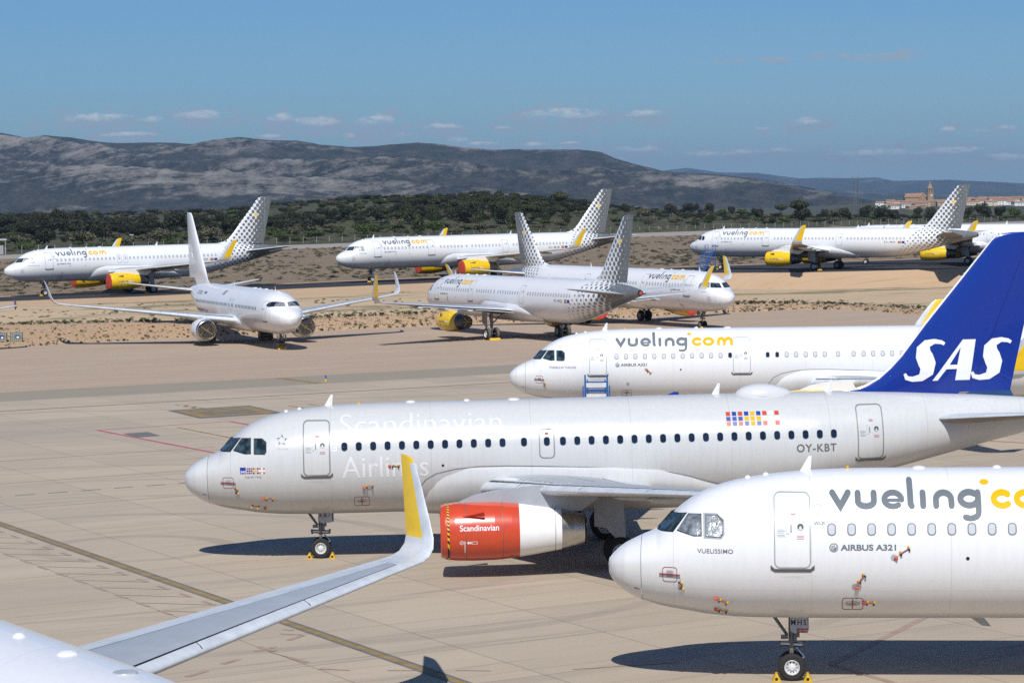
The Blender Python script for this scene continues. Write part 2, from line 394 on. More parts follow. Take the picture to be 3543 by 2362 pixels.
def decal(h, items, name, port=1, lift=.006, du=.4, dv=.12, x=0, z=0, parent=None, flip=None, mapf=None):
    """items: (verts, faces, material, extra lift) in metres, laid on the hull skin; starboard text runs nose-wards"""
    key = ('d', h.kind, name, port, x, z, str([(len(i[0]), i[2], round(i[0][0][0], 3), round(i[0][-1][1], 3)) for i in items]))
    if key in cache and mapf is None: return link(name, cache[key], parent)
    mb = MB(); sg = 1 if port > 0 else -1
    if flip is False: sg = 1
    f = mapf or (lambda u, v, l: h.side(u, v, port, l))
    for vs, fs, mat, ex in items:
        v2, f2 = split2d(vs, fs, du, dv)
        mb.add([f(x + sg * u, z + v, lift + ex) for u, v in v2], f2, mat)
    me = mb.mesh(name, False, recalc=False)
    for p in me.polygons: p.use_smooth = True
    if mapf is None: cache[key] = me
    return link(name, me, parent)
def poly2(pts): return (pts, [tuple(range(len(pts)))])
def airfoil(fr, tc):
    """[(c, upper, lower)]"""
    out = []
    for c in fr:
        t = 5 * tc * (.2969 * math.sqrt(max(c, 0)) - .126 * c - .3516 * c * c + .2843 * c ** 3 - .1036 * c ** 4)
        out.append((c, t * 1.1, -t * .9))
    return out
FR = [0, .004, .015, .035, .07, .12, .165, .173, .25, .35, .45, .545, .552, .62, .70, .78, .86, .93, 1]
def wing_mesh(secs, name, port, matf, fr=FR, sub=3, close=True, vertical=False, uvx=None):
    """secs: (span, x_le, z, chord, t/c, tilt deg); matf(frac_mid, upper, span) -> material"""
    S2 = []
    for a, b in zip(secs, secs[1:]):
        for i in range(sub): S2.append(tuple(a[k] + (b[k] - a[k]) * i / sub for k in range(6)))
    S2.append(tuple(secs[-1])); mb = MB(); mb.uv = []
    rings = []
    for y, x, z, c, tc, dl in S2:
        af = airfoil(fr, tc); up, lo = [], []
        for q, u, l in af:
            for arr, t in ((up, u), (lo, l)):
                t *= c
                if vertical: arr.append((x + q * c, t, z))
                else: arr.append((x + q * c, -port * (y - t * math.sin(R(dl))), z + t * math.cos(R(dl))))
        rings.append((up, lo[::-1]))
    for r in range(len(rings) - 1):
        (u0, l0), (u1, l1) = rings[r], rings[r + 1]; ym = (S2[r][0] + S2[r + 1][0]) / 2
        for i in range(len(fr) - 1):
            fm = (fr[i] + fr[i + 1]) / 2
            for (p, q, upper) in ((u0, u1, True), (l0[::-1], l1[::-1], False)):
                mb.add([p[i], p[i + 1], q[i + 1], q[i]], [(0, 1, 2, 3)], matf(fm, upper, ym))
        if fr[-1] < 1 or fr[0] > 0:
            for e in ([-1] if fr[-1] < 1 else []) + ([0] if fr[0] > 0 else []):
                a, b, c2, d = u0[e], l0[::-1][e], l1[::-1][e], u1[e]
                mb.add([a, b, c2, d], [(0, 1, 2, 3)], matf(fr[e], True, ym))
    for up, lo in ((rings[0], rings[-1]) if close else ()):
        pass
    for rg in (rings[0], rings[-1]):
        ring = rg[0] + rg[1][1:-1] if fr[0] == 0 else rg[0] + rg[1]
        mb.add(ring, [tuple(range(len(ring)))], matf(.5, True, S2[0][0] if rg is rings[0] else S2[-1][0]))
    mb.uv = [(v[0], v[2]) for v in mb.v]
    bm_me = mb.mesh(name, True, merge=True, angle=45)
    # uv survives remove_doubles through bmesh loops
    return bm_me

WING = {
 'A': dict(root=[(.6, -5.75, 2.5, 7.2, .13, 5), (1.95, -5.0, 2.74, 6.3, .145, 5), (3.6, -4.15, 2.92, 5.35, .125, 5), (6.3, -2.75, 3.13, 4.12, .118, 4.9), (11.3, -.17, 3.57, 2.85, .112, 5.0), (16.3, 2.42, 4.01, 1.62, .108, 5.4)],
           tip=[(16.3, 2.42, 4.01, 1.62, .108, 5.4), (16.75, 2.64, 4.05, 1.58, .108, 12), (17.05, 2.82, 4.13, 1.53, .105, 32), (17.28, 2.98, 4.31, 1.47, .10, 58), (17.38, 3.12, 4.56, 1.40, .095, 74), (17.46, 3.50, 5.15, 1.22, .09, 80), (17.60, 4.12, 5.98, .92, .09, 81), (17.68, 4.5, 6.4, .72, .085, 81), (17.71, 4.72, 6.54, .55, .08, 81), (17.72, 5.02, 6.6, .3, .07, 81)]),
 'B': dict(root=[(.6, -7.6, 2.0, 8.2, .13, 6), (1.88, -6.7, 2.3, 7.3, .14, 6), (5.8, -4.35, 2.78, 4.6, .12, 6), (11.5, -1.3, 3.42, 2.9, .11, 6), (16.7, 1.35, 3.98, 1.65, .105, 6.5)],
           tip=[(16.7, 1.35, 3.98, 1.65, .105, 6.5), (17.1, 1.62, 4.06, 1.58, .1, 22), (17.35, 1.9, 4.28, 1.5, .1, 50), (17.5, 2.2, 4.62, 1.35, .095, 72), (17.62, 3.1, 5.35, .95, .09, 79), (17.74, 4.2, 6.1, .6, .08, 79), (17.76, 4.6, 6.2, .35, .07, 79)])}
def wheel(mb, c, r, w, port, tyre='rubber'):
    x, y, z = c
    prof = [(-w / 2, r * .55), (-w / 2, r * .86), (-w * .36, r * .965), (-w * .12, r), (w * .12, r), (w * .36, r * .965), (w / 2, r * .86), (w / 2, r * .55)]
    mb.lathe([(a, b, tyre) for a, b in prof], c, 'y', tyre, 28)
def rim(mb, c, r, w, side):
    x, y, z = c; o = side * w / 2
    mb.lathe([(o * 1.0, r * .56), (o * 1.06, r * .52), (o * .55, r * .42), (o * .5, r * .30), (o * .9, r * .20), (o * 1.0, .001)], c, 'y', 'rim', 20)
    for i in range(10):
        t = 2 * math.pi * i / 10
        mb.box((x + math.cos(t) * r * .36, y + side * w * .29, z + math.sin(t) * r * .36), (r * .07, .03, r * .07), 'black')
def gear(parent, name, x, y, dual, r, w, ztop, port, h, dusty=False, main=True, number=None, notow=False, wrap=False):
    g = MB(); sw = .12 if main else .075
    if main:
        g.tube((x - .12, y, ztop), (x, y, r + .55), sw * 1.25, 'gear', n=12); g.tube((x, y, r + .6), (x, y, r), sw * .8, 'metal', n=12)
        g.tube((x, y - dual, r), (x, y + dual, r), .07, 'gear')
        g.tube((x + .06, y, r + .75), (x + .38, y, r + .42), .035, 'gear'); g.tube((x + .38, y, r + .42), (x + .06, y, r + .1), .035, 'gear')
        g.tube((x, y, r + .9), (x - .1, y + port * 1.35, ztop - .15), .055, 'gear'); g.tube((x - .25, y, ztop), (x - .7, y, r + 1.0), .03, 'gear')
        g.tube((x + .1, y + .05, ztop), (x + .1, y + .05, r + .3), .015, 'black')
    else:
        g.tube((x, y, ztop), (x, y, r + .5), sw * 1.2, 'gear', n=12); g.tube((x, y, r + .55), (x, y, r), sw * .75, 'metal', n=12)
        g.tube((x, -dual, r), (x, dual, r), .045, 'gear')
        for q in (-.09, .09):
            g.tube((x - .62, q * 1.6, ztop), (x - .12, q, ztop - .72), .036, 'gear')
        g.tube((x - .33, 0, r + .62), (x + .33, 0, r + .58), .072, 'metal', n=12)
        for q in (-.33, .33): g.tube((x + q * .9, 0, r + .61), (x + q * 1.12, 0, r + .60), .09, 'gear', n=12)
        g.box((x - .2, -.1, r + .82), (.2, .1, .11), 'gear'); g.box((x + .17, 0, r + .95), (.1, .16, .3), 'gear')
        g.tube((x + .12, 0, r + .5), (x + .34, 0, r + .25), .03, 'metal'); g.tube((x + .34, 0, r + .25), (x + .1, 0, r + .06), .03, 'metal')
        g.box((x + .1, 0, r + .78), (.09, .22, .2), 'gear'); g.box((x - .02, .06, r + .38), (.12, .1, .05), 'tag')
    st = g.obj(name, parent)
    for sgn in (-1, 1):
        wb = MB(); wheel(wb, (x, y + sgn * dual, r), r, w, port, 'rubber')
        if dusty: wb.lathe([(-w * .3, r * .985), (-w * .12, r * 1.008), (w * .12, r * 1.008), (w * .3, r * .985)], (x, y + sgn * dual, r), 'y', 'dustrub', 28)
        wo = wb.obj('wheel', st, True)
        rb = MB(); rim(rb, (x, y + sgn * dual, r), r, w, sgn); rb.obj('rim', wo, True)
    if wrap:
        wm = MB(); wm.box((x, y, r + .1), (r * 2.1, dual * 2 + w + .04, r * 2.0), 'black', taper=.8)
        for q in (.3, .9, 1.4): wm.box((x, y, r * q), (r * 2.14, dual * 2 + w + .07, .07), 'tape')
        wm.obj('wheel_wrap', st)
    return st
def chock(x, y, w, label, group=None, M4=None, side=1, mat='chock'):
    mb = MB()
    for a in (0, 1):
        q = [(-.13, -w / 2, 0), (.13, -w / 2, 0), (.03, -w / 2, .2), (-.03, -w / 2, .2)]
        break
    mb.prism(q, (0, w, 0), mat)
    for yy in (-w * .5 - .004, w * .5 + .004): mb.lathe([(0, .045), (.002 if yy > 0 else -.002, .001)], (0, yy, .08), 'y', 'black', 10)
    o = mb.obj('wheel_chock'); tag(o, label, 'wheel chock', group)
    o.matrix_world = M4 @ Matrix.Translation((x, y, 0)); return o

def build_airliner(kind, pos, th, pt=0.0, el=0.0, livery='vue', label='', detail=0, sides=(1,), slogan=None, reg=None, regflag=True, covers='red', number=None, windows='shade', cockpit='foil', dusty=False, eng='vue', fence=False, dark=(), modelname='A321', chocks=None, wl='vue'):
    h = Hull(kind); GM, Ln = h.GM, h.L; t7 = kind == '738'
    root = empty('parked_airliner', (pos[0], pos[1], el), th)
    tag(root, label, 'airliner', 'airliners parked in storage')
    kids = []
    def K(o): kids.append(o); return o
    def shared(key, fn):
        if key not in cache: cache[key] = fn()
        return cache[key]
    skin = {'vue': 'dots' + kind if kind in ('320', '321') else 'white', 'sas': 'sas', 'white': 'white'}[livery]
    x_r = .96 if not t7 else .9
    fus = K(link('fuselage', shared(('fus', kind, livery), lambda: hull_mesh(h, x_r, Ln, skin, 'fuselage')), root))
    K(link('radome', shared(('rad', kind, livery), lambda: hull_mesh(h, .001, x_r - .012, 'sasrad' if livery == 'sas' else 'radome', 'radome')), root))
    # tail cone exhaust
    mb = MB(); mb.lathe([(Ln - .02, .27), (Ln + .1, .24), (Ln + .1, .17), (Ln - .1, .16), (Ln - .1, .001)], (0, 0, h.sec(Ln)[3]), 'x', 'dkmetal', 20)
    if covers == 'red': mb.lathe([(Ln + .11, .15), (Ln + .14, .001)], (0, 0, h.sec(Ln)[3]), 'x', 'cover', 16)
    K(mb.obj('exhaust_cone', root, True))
    # belly fairing
    def fairing():
        mb = MB(); n = 24; rows = []
        st = [(-7.35, .02), (-7.25, .3), (-6.9, .62), (-6.3, .86), (-5.4, .98), (-4, 1.0), (-2, 1.0), (0, .99), (1.6, .93), (2.9, .78), (3.9, .55), (4.8, .28), (5.5, .03)] if not t7 else [(-8.4, .02), (-7.9, .45), (-7, .8), (-5.5, 1), (-2, 1), (0, 1), (2, .85), (4, .5), (6, .03)]
        for x, k in st:
            zt, zb, w, zc = h.sec(GM + x); row = []
            ztp = (3.58 - .032 * max(0, x + 5)) if not t7 else 2.5
            ztp = 2.5 + (ztp - 2.5) * k ** .8 if x < 0 else 2.2 + (ztp - 2.2) * k
            for i in range(n + 1):
                a = -math.pi * .5 + math.pi * i / n            # from starboard up round the belly
                wx = (w + .13 * k) ; zz = ztp
                ph = math.pi * i / n
                y = math.cos(ph) * wx; z = ztp - math.sin(ph) ** .8 * (ztp - (zb - .14 * k))
                if i in (0, n): y *= .93
                # keep inside the hull at the ends
                y *= (.55 + .45 * k) if k < .9 else 1
                row.append((GM + x, y, z))
            rows.append(row)
        for a, b in zip(rows, rows[1:]):
            mb.add(a + b, [(i, i + 1, n + 2 + i, n + 1 + i) for i in range(n)], 'white' if livery != 'sas' else 'sas')
        for a, b in zip(rows, rows[1:]):                        # shoulder strip to the skin
            q0 = [(a[0][0], a[0][1] * .8, a[0][2] + .05), a[0], b[0], (b[0][0], b[0][1] * .8, b[0][2] + .05)]
            q1 = [(a[-1][0], a[-1][1] * .8, a[-1][2] + .05), a[-1], b[-1], (b[-1][0], b[-1][1] * .8, b[-1][2] + .05)]
            for q in (q0, q1): mb.add(q, [(0, 1, 2, 3)], 'white' if livery != 'sas' else 'sas')
        mb.uv = [(v[0], v[2] + .6) for v in mb.v]
        return mb.mesh('belly_fairing', True, merge=True, angle=50)
    K(link('belly_fairing', shared(('fair', kind, livery), fairing), root))
    if not t7 and sides:
        for port in sides:
            sm = [(-7.33, 2.55), (-7.25, 2.85), (-7.0, 3.16), (-6.6, 3.38), (-5.9, 3.53), (-5.0, 3.60), (-4, 3.60), (-2.5, 3.54), (0, 3.40), (1.7, 3.27), (2.7, 3.05), (3.7, 2.74), (4.8, 2.42), (5.5, 2.2)]
            K(decal(h, [(*stroke2d([(GM + a, b) for a, b in sm], .018), 'sill', 0)], 'fairing_seam', port, .018, .3, .2, parent=root, flip=False))
    # wings
    wg = WING['B' if t7 else 'A']
    for port in (1, -1):
        def mf(f, up, y):
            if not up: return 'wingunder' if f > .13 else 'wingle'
            if y < 1.9: return 'wingwhite'
            if f < .165: return 'wingle'
            return 'wingwhite' if f > .78 else 'wingle'
        def mkwing():
            return wing_mesh([(a, b + GM, c, d, e, f) for a, b, c, d, e, f in wg['root']], 'wing', port, mf)
        w = K(link('wing', shared(('wing', kind, port), mkwing), root))
        def mkpanel():
            rt = wg['root']; mb = MB(); ys = list(np.linspace(2.0, 15.9, 24)); g5 = lambda y, k: interp([(q[0], q[k]) for q in rt], y)
            def pt_(y, f, l):
                t = airfoil([f], g5(y, 4))[0][1] * g5(y, 3); return (g5(y, 1) + GM + f * g5(y, 3), -port * y, g5(y, 2) + t + l)
            F1 = lambda y: .055 + .14 * (y / 16) ** 1.5; F2 = lambda y: .72 - .28 * (y / 16) ** 2.2
            for a, b in zip(ys, ys[1:]):
                for u, v, m, l in ((0, 1, 'wingtop', .006), (-.028, .0, 'black', .008), (1.0, 1.02, 'black', .008)):
                    for q in range(6 if m == 'wingtop' else 1):
                        n_ = 6 if m == 'wingtop' else 1; s0, s1 = u + (v - u) * q / n_, u + (v - u) * (q + 1) / n_
                        P4 = [pt_(y, F1(y) + (F2(y) - F1(y)) * s_, l) for y, s_ in ((a, s0), (a, s1), (b, s1), (b, s0))]; mb.add(P4, [(0, 1, 2, 3)], m)
            for y in (4.3, 8.2, 12.1):
                mb.add([pt_(y, .01 + .0, .004), pt_(y, .04, .006), pt_(y + .03, .04, .006), pt_(y + .03, .01, .004)], [(0, 1, 2, 3)], 'black'); mb.add([pt_(y, .04, .006), pt_(y, F1(y) - .01, .007), pt_(y + .02, F1(y) - .01, .007), pt_(y + .02, .04, .006)], [(0, 1, 2, 3)], 'black')
            if not t7:
                v2, f2 = text2d('DO NOT WALK OUTSIDE THIS AREA', height=.10, bold=.01)
                for y_, f_, d_ in ((3.3, .31, 1), (3.4, .66, 1)):
                    mb.add([pt_(y_ + a, min(.95, F1(y_ + a) + (f_ - .31) * .95 + .05 + (.1 - b) / g5(y_, 3)), .011) for a, b in v2], f2, 'black')
            return mb.mesh('wing_panel', True, recalc=False, angle=None)
        link('wing_panel', shared(('wpan', kind, port), mkpanel), w)
        if fence:
            q = wg['tip'][0]
            mb = MB(); xa = GM + q[1]; yy = -port * 16.45
            tip = wing_mesh([(16.3, GM + 2.42, 4.01, 1.62, .108, 6), (17.0, GM + 3.0, 4.09, 1.3, .09, 6)], 'wing_tip', port, lambda f, u, y: 'wingle', sub=1)
            link('wing_tip', tip, w); yy = -port * 17.0
            mb.prism([(xa + .65, yy, 4.08), (xa + 1.35, yy, 4.5), (xa + 1.75, yy, 4.66), (xa + 1.95, yy, 4.64), (xa + 1.95, yy, 4.08), (xa + 1.65, yy, 3.68), (xa + 1.4, yy, 3.68)], (0, .05, 0), 'bluelogo' if livery == 'sas' else 'purple')
            mb.obj('wingtip_fence', w)
        else:
            def mt(f, up, y, i=[0]): return 'wingle'
            if t7 and wl == 'purple':
                mb = MB(); xa = GM + 1.35; yy = -port * 16.75
                mb.prism([(xa + .2, yy, 4.0), (xa + 1.5, yy, 5.6), (xa + 1.9, yy, 5.65), (xa + 1.65, yy, 4.0), (xa + 1.5, yy, 2.9), (xa + 1.25, yy, 2.9)], (0, .06, 0), 'purple')
                mb.obj('winglet', w)
            else:
                def mkw():
                    secs = [(a, b + GM, c, d, e, f) for a, b, c, d, e, f in wg['tip']]
                    me = wing_mesh(secs, 'winglet', port, lambda f, u, y: 'wingle' if f < .33 else 'wingwhite', sub=4, fr=[0, .01, .04, .1, .2, .3, .33, .45, .6, .75, .9, 1])
                    if wl != 'plain':
                        me.materials.append(M['yellow']); yi = len(me.materials) - 1; wi = me.materials.find('wing_white')
                        for p in me.polygons:
                            if (p.center.z > 4.5 and p.material_index == wi) or p.center.z > 6.42: p.material_index = yi
                    return me
                link('winglet', shared(('wl', kind, port, wl), mkw), w)
        # flap track fairings
        for k, (fy, fl, ax) in enumerate([(6.9, 2.9, 1.15), (9.6, 2.6, 1.35), (12.6, 2.1, 2.0)] if not t7 else [(4.6, 2.6, .6), (8.3, 2.3, .9), (11.6, 1.9, 1.5)]):
            mb = MB(); z0 = interp([(a, c) for a, b, c, *_ in wg['root']], fy) - .28
            te = interp([(a, b + d) for a, b, c, d, *_ in wg['root']], fy)
            pr = [(-fl * .55, .01), (-fl * .45, .12), (-fl * .2, .2), (0, .21), (fl * .2, .16), (fl * .36, .09), (fl * .45, .01)]
            mb.lathe([(a, b * .8) for a, b in pr], (GM + te - .35, -port * fy, z0), 'x', 'wingle', 10)
            mb.obj('flap_fairing', w, True)
        # trailing flaps slightly proud of the wing
        mb = MB()
        for ya, yb in ((2.1, 6.1), (6.4, 12.4)):
            pa = []
            for yv in (ya, yb):
                te = interp([(a, b + d) for a, b, c, d, *_ in wg['root']], yv); zz = interp([(a, c) for a, b, c, *_ in wg['root']], yv)
                pa.append((GM + te, -port * yv, zz))
            (xa, y1, z1), (xb, y2, z2) = pa
            mb.prism([(xa - .75, y1, z1 - .08), (xb - .6, y2, z2 - .06), (xb + .12, y2, z2 - .1), (xa + .15, y1, z1 - .14)], (0, 0, -.05), 'wingwhite')
        mb.obj('flap', w)
        # engine and pylon
        ye = 5.75 if not t7 else 4.83
        def mkeng():
            e = MB(); sx = GM
            if not t7:
                fr, mid, rear = {'vue': ('yellow', 'yellow', 'dkmetal'), 'sas': ('red', 'letter', 'metal')}[eng]
                z0 = 1.71
                pr = [(-5.55, .001, 'black'), (-5.5, .8, 'gear'), (-6.25, .8, fr if eng == 'vue' else 'metal'), (-6.46, .84, fr), (-6.52, .88, fr), (-6.5, .93, fr), (-6.35, .985, fr), (-6.0, 1.03, fr), (-5.4, 1.055, fr), (-4.6, 1.05, fr), (-4.0, 1.0, fr), (-3.72, .965, mid), (-3.2, .89, mid), (-2.62 if eng == 'vue' else -2.22, .80 if eng == 'vue' else .735, rear), (-1.8, .65, rear), (-1.4, .6, rear), (-1.4, .55, 'black'), (-2.0, .52, 'black'), (-2.0, .001, 'black')]
                e.lathe([(sx + a, b, m) for a, b, m in pr], (0, -port * ye, z0), 'x', fr, 40)
                for k, p in enumerate(e.v): # nozzle droops a little
                    pass
            else:
                z0 = 1.5; sx = 12.3
                pr = [(.9, .001, 'black'), (.85, .78, 'gear'), (.1, .8, 'metal'), (-.05, .86, 'metal'), (0, .93, 'metal'), (.22, 1.0, 'radome'), (.8, 1.06, 'radome'), (1.8, 1.05, 'radome'), (2.7, .92, 'radome'), (3.3, .78, 'radome'), (3.3, .6, 'dkmetal'), (4.1, .42, 'dkmetal'), (4.1, .3, 'black'), (4.7, .02, 'dkmetal')]
                e.lathe([(sx + a, b, m) for a, b, m in pr], (0, -port * ye, z0), 'x', 'radome', 40)
            return e.mesh('engine', True, angle=35)
        en = K(link('engine', shared(('eng', kind, port, eng), mkeng), root))
        mb = MB(); yy = -port * ye
        if not t7:
            mb.prism([(GM + a, yy - .16, z) for a, z in ((-5.86, 2.74), (-5.3, 2.98), (-4.6, 3.12), (-3.14, 3.26), (-2.0, 3.2), (-.9, 3.0), (-.9, 2.75), (-1.5, 2.35), (-2.3, 2.3), (-3.8, 2.6))], (0, .32, 0), 'wingtop' if eng == 'sas' else 'plain_white')
        else:
            mb.prism([(12.6 + a, yy - .16, z) for a, z in ((.2, 2.5), (1.4, 2.72), (3.0, 2.8), (5, 2.6), (5, 2.3), (2, 2.2))], (0, .32, 0), 'radome')
        mb.obj('pylon', en)
        if not t7:
            mb = MB()
            for xs_, r_ in ((-5.62, 1.0485), (-4.32, 1.030), (-2.45, .773)):
                mb.lathe([(GM + xs_ - .009, r_ + .004), (GM + xs_ + .009, r_ + .003)], (0, yy, 1.71), 'x', 'sill', 40)
            for a_ in (-62, -118):
                for xs_ in (-5.2, -4.7, -4.0): mb.box((GM + xs_, yy + math.cos(R(a_)) * 1.05, 1.71 + math.sin(R(a_)) * 1.05), (.12, .03, .02), 'sill')
            mb.obj('cowl_seam', en, True)
        mb = MB()
        for ss in ((1, -1) if not t7 else ()):
            c0 = (yy + ss * .86, 2.32)
            mb.prism([(GM - 5.72, c0[0], c0[1]), (GM - 4.95, c0[0] + ss * .10, c0[1] + .02), (GM - 4.98, c0[0] + ss * .34, c0[1] + .2)], (0, .02, .03), 'gear' if eng == 'vue' else 'red')
        if mb.v: mb.obj('strake', en)
        xf = GM - 6.5 if not t7 else 12.22
        if covers == 'red':
            mb = MB(); mb.lathe([(xf - .10, .001), (xf - .08, .6), (xf - .05, .84), (xf + .0, .945), (xf + .05, .965), (xf + .07, .9)], (0, yy, z0 if t7 else 1.71), 'x', 'cover', 32); mb.obj('intake_cover', en, True)
        elif covers == 'tarp':
            mb = MB(); zc = 1.5 if t7 else 1.71; mb.lathe([(xf + .2, .001), (xf + .22, .8)], (0, yy, zc), 'x', 'tarp', 32)
            for a in (35, -35, 145):
                c, s2 = math.cos(R(a)), math.sin(R(a))
                mb.box((xf + .17, yy, zc), (.02, 1.5, .05), 'tape', rot=Matrix.Rotation(R(a), 3, 'X'))
            mb.lathe([(xf + .15, .76), (xf + .15, .73)], (0, yy, zc), 'x', 'tape', 32)
            mb.obj('intake_cover', en)
        if not t7:
            mb = MB(); zc = 1.71; mb.lathe([(GM - 1.36, .57), (GM - 1.35, .001)], (0, yy, zc), 'x', 'tarp', 28)
            for a in (0, 50, 130): mb.box((GM - 1.33, yy, zc), (.02, 1.05, .07), 'tape', rot=Matrix.Rotation(R(a), 3, 'X'))
            mb.obj('exhaust_cover', en)
        if eng == 'sas' and port == 1:
            mb = MB(); mb.lathe([(GM - 6.28, 1.004), (GM - 6.21, 1.02)], (0, yy, 1.71), 'x', 'tape', 40); mb.obj('tape_band', en, True)
        # engine lettering on the outboard side
        def emap(u, v, l, ye=ye, port=port):
            rr = interp([(-6.5, .93), (-6.35, .985), (-6.0, 1.03), (-5.4, 1.055), (-4.6, 1.05), (-4.0, 1.0), (-3.72, .965), (-3.2, .89)], u - GM) + l
            ph = (v - 1.71) / 1.05
            return (u, -port * (ye + rr * math.cos(ph)), 1.71 + rr * math.sin(ph))
        sg = 1 if port == 1 else -1
        if eng == 'vue' and not t7 and port in sides:
            wm, wl_ = wordmark(); k = .30; it = []
            for vs, fs, m, lf in wm: it.append(([(a * k, b * k) for a, b in vs], fs, 'logo' if m == 'logo' else 'letter', lf))
            decal(h, it, 'engine_lettering', port, .008, .2, .08, GM - 5.6 if sg > 0 else GM - 5.6 + wl_ * k, 1.62, en, mapf=emap)
            marks = []
            for q, (a, b, ww) in enumerate(((0, .0, .1), (.15, 0, .14), (.34, 0, .14))): marks.append((*poly2([(a, b), (a + ww, b), (a + ww, b + .09), (a, b + .09)]), 'letter' if q != 1 else 'tag', 0))
            decal(h, marks, 'service_marks', port, .008, .2, .08, GM - 5.5 if sg > 0 else GM - 5.1, 1.32, en, mapf=emap)
        if eng == 'sas' and port == 1:
            v2, f2 = text2d('Scandinavian', height=.215, bold=.012, width=1.38)
            decal(h, [(v2, f2, 'letter', 0)], 'engine_lettering', 1, .008, .2, .06, 10.27, 1.84, en, mapf=emap)
            it = [(*ring2d([(.08 + .075 * math.cos(R(a)), .09 + .075 * math.sin(R(a))) for a in range(0, 360, 24)], [(.08 + .058 * math.cos(R(a)), .09 + .058 * math.sin(R(a))) for a in range(0, 360, 24)]), 'letter', 0),
                  (*poly2([(.17, -.34), (.21, -.34), (.21, .15), (.17, .15)]), 'letter', 0), (*poly2([(.185, -.33), (.197, -.33), (.197, .13), (.185, .13)]), 'red', .002),
                  (*poly2([(.25, .09), (.33, .16), (.33, .11), (.42, .14), (.42, .04), (.33, .07), (.33, .02)]), 'letter', 0), (*ring2d(rrect(.45, .03, .63, .14, .02), rrect(.465, .045, .615, .125, .02)), 'letter', 0), (*stroke2d([(.05, .05), (.11, .13)], .02), 'letter', 0)]
            decal(h, it, 'service_marks', 1, .008, .2, .06, 10.25, 1.33, en, mapf=emap)
    # tail
    TL = Ln if not t7 else Ln - .35
    hs = [(.3, TL - 6.1, 4.72, 4.1, .1, 5), (1.2, TL - 5.45, 4.83, 3.75, .1, 5), (6.05, TL - 2.35, 5.36, 1.35, .09, 5), (6.22, TL - 2.05, 5.38, .95, .08, 5)] if not t7 else [(.3, TL - 4.6, 4.45, 3.9, .1, 7), (7.0, TL - .9, 5.35, 1.25, .09, 7), (7.18, TL - .6, 5.37, .9, .08, 7)]
    for port in (1, -1):
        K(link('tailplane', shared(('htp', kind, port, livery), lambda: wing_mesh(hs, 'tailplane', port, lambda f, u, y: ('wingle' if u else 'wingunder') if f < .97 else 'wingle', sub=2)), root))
    if not t7:
        LE = [(5.55, -9.6), (5.75, -9.25), (5.9, -8.85), (5.98, -8.4), (6.1, -7.98), (6.31, -7.56), (6.7, -7.1), (7.15, -6.66), (8.34, -5.72), (10.04, -4.28), (11.43, -3.12), (11.62, -2.92), (11.72, -2.62), (11.76, -2.3)]
        TE = lambda z: -2.47 + (z - 5.5) * .228; hf = .715
    else:
        LE = [(4.9, -9.8), (5.2, -8.7), (5.4, -7.9), (5.75, -7.3), (6.2, -6.9), (6.6, -6.5), (8, -5.2), (10, -3.3), (12.1, -1.35), (12.35, -1.0), (12.45, -.6)]
        TE = lambda z: .3 + (z - 5.2) * .085; hf = .66
    finmat = {'vue': skin, 'sas': 'blue', 'white': 'white'}[livery]
    def fs_(a, b):
        out = []
        for z, x in LE:
            c = TE(z) - x; th_ = min(.1, .5 / c) if z > 6.6 else min(.1, .5 / c) * (.35 + .65 * max(0, (z - 5.5) / 1.1))
            out.append((0, Ln + x, z, c, th_, 0))
        return out
    fr1 = [0, .004, .016, .024, .04, .08, .16, .28, .42, .56, hf]; fr2 = [hf + .004, .8, .9, 1]
    fin = K(link('tail_fin', shared(('fin', kind, livery), lambda: wing_mesh(fs_(0, 0), 'tail_fin', 1, lambda f, u, y: finmat if (f > .02 or livery == 'vue') else 'radome', fr=fr1, sub=2, vertical=True)), root))
    link('rudder', shared(('rud', kind, livery), lambda: wing_mesh([q for q in fs_(0, 0) if q[2] > 5.7], 'rudder', 1, lambda f, u, y: finmat, fr=fr2, sub=2, vertical=True)), fin)
    # cockpit windows
    for port in (1, -1):
        if t7:
            panes = [[(1.80, 4.03), (2.13, 4.32), (2.36, 4.38), (2.10, 4.02)], [(2.15, 4.01), (2.41, 4.39), (2.80, 4.38), (2.72, 3.96)], [(2.78, 3.96), (2.85, 4.37), (3.08, 4.26), (3.18, 4.08)]]
            mats = ['foil', 'navy', 'navy']
        else:
            panes = [[(1.40, 4.285), (1.80, 4.70), (2.225, 4.78), (1.84, 4.32)], [(1.975, 4.365), (2.29, 4.765), (2.62, 4.785), (2.63, 4.26), (2.41, 4.25)], [(2.76, 4.77), (3.05, 4.775), (3.21, 4.645), (3.21, 4.33), (3.14, 4.235), (2.765, 4.245)]]
            mats = ['glass', cockpit, cockpit]
        for k, (p, m) in enumerate(zip(panes, mats)):
            cx = sum(a for a, b in p) / len(p); cz = sum(b for a, b in p) / len(p)
            big = [(cx + (a - cx) * 1.0 + (.016 if a > cx else -.016), cz + (b - cz) + (.02 if b > cz else -.02)) for a, b in p]
            fr = decal(h, [(*poly2(big), 'black', 0)] + ([(*poly2([(cx + (a - cx) * 1.28, cz + (b - cz) * 1.22) for a, b in p]), 'doorline', -.004)] if k == 2 and not t7 and detail >= 2 and cockpit == 'foil' else []), 'cockpit_window', port, .012, .08, .08, parent=root, flip=False); K(fr)
            decal(h, [(*poly2(p), m, 0)], 'pane', port, .02, .08, .08, parent=fr, flip=False)
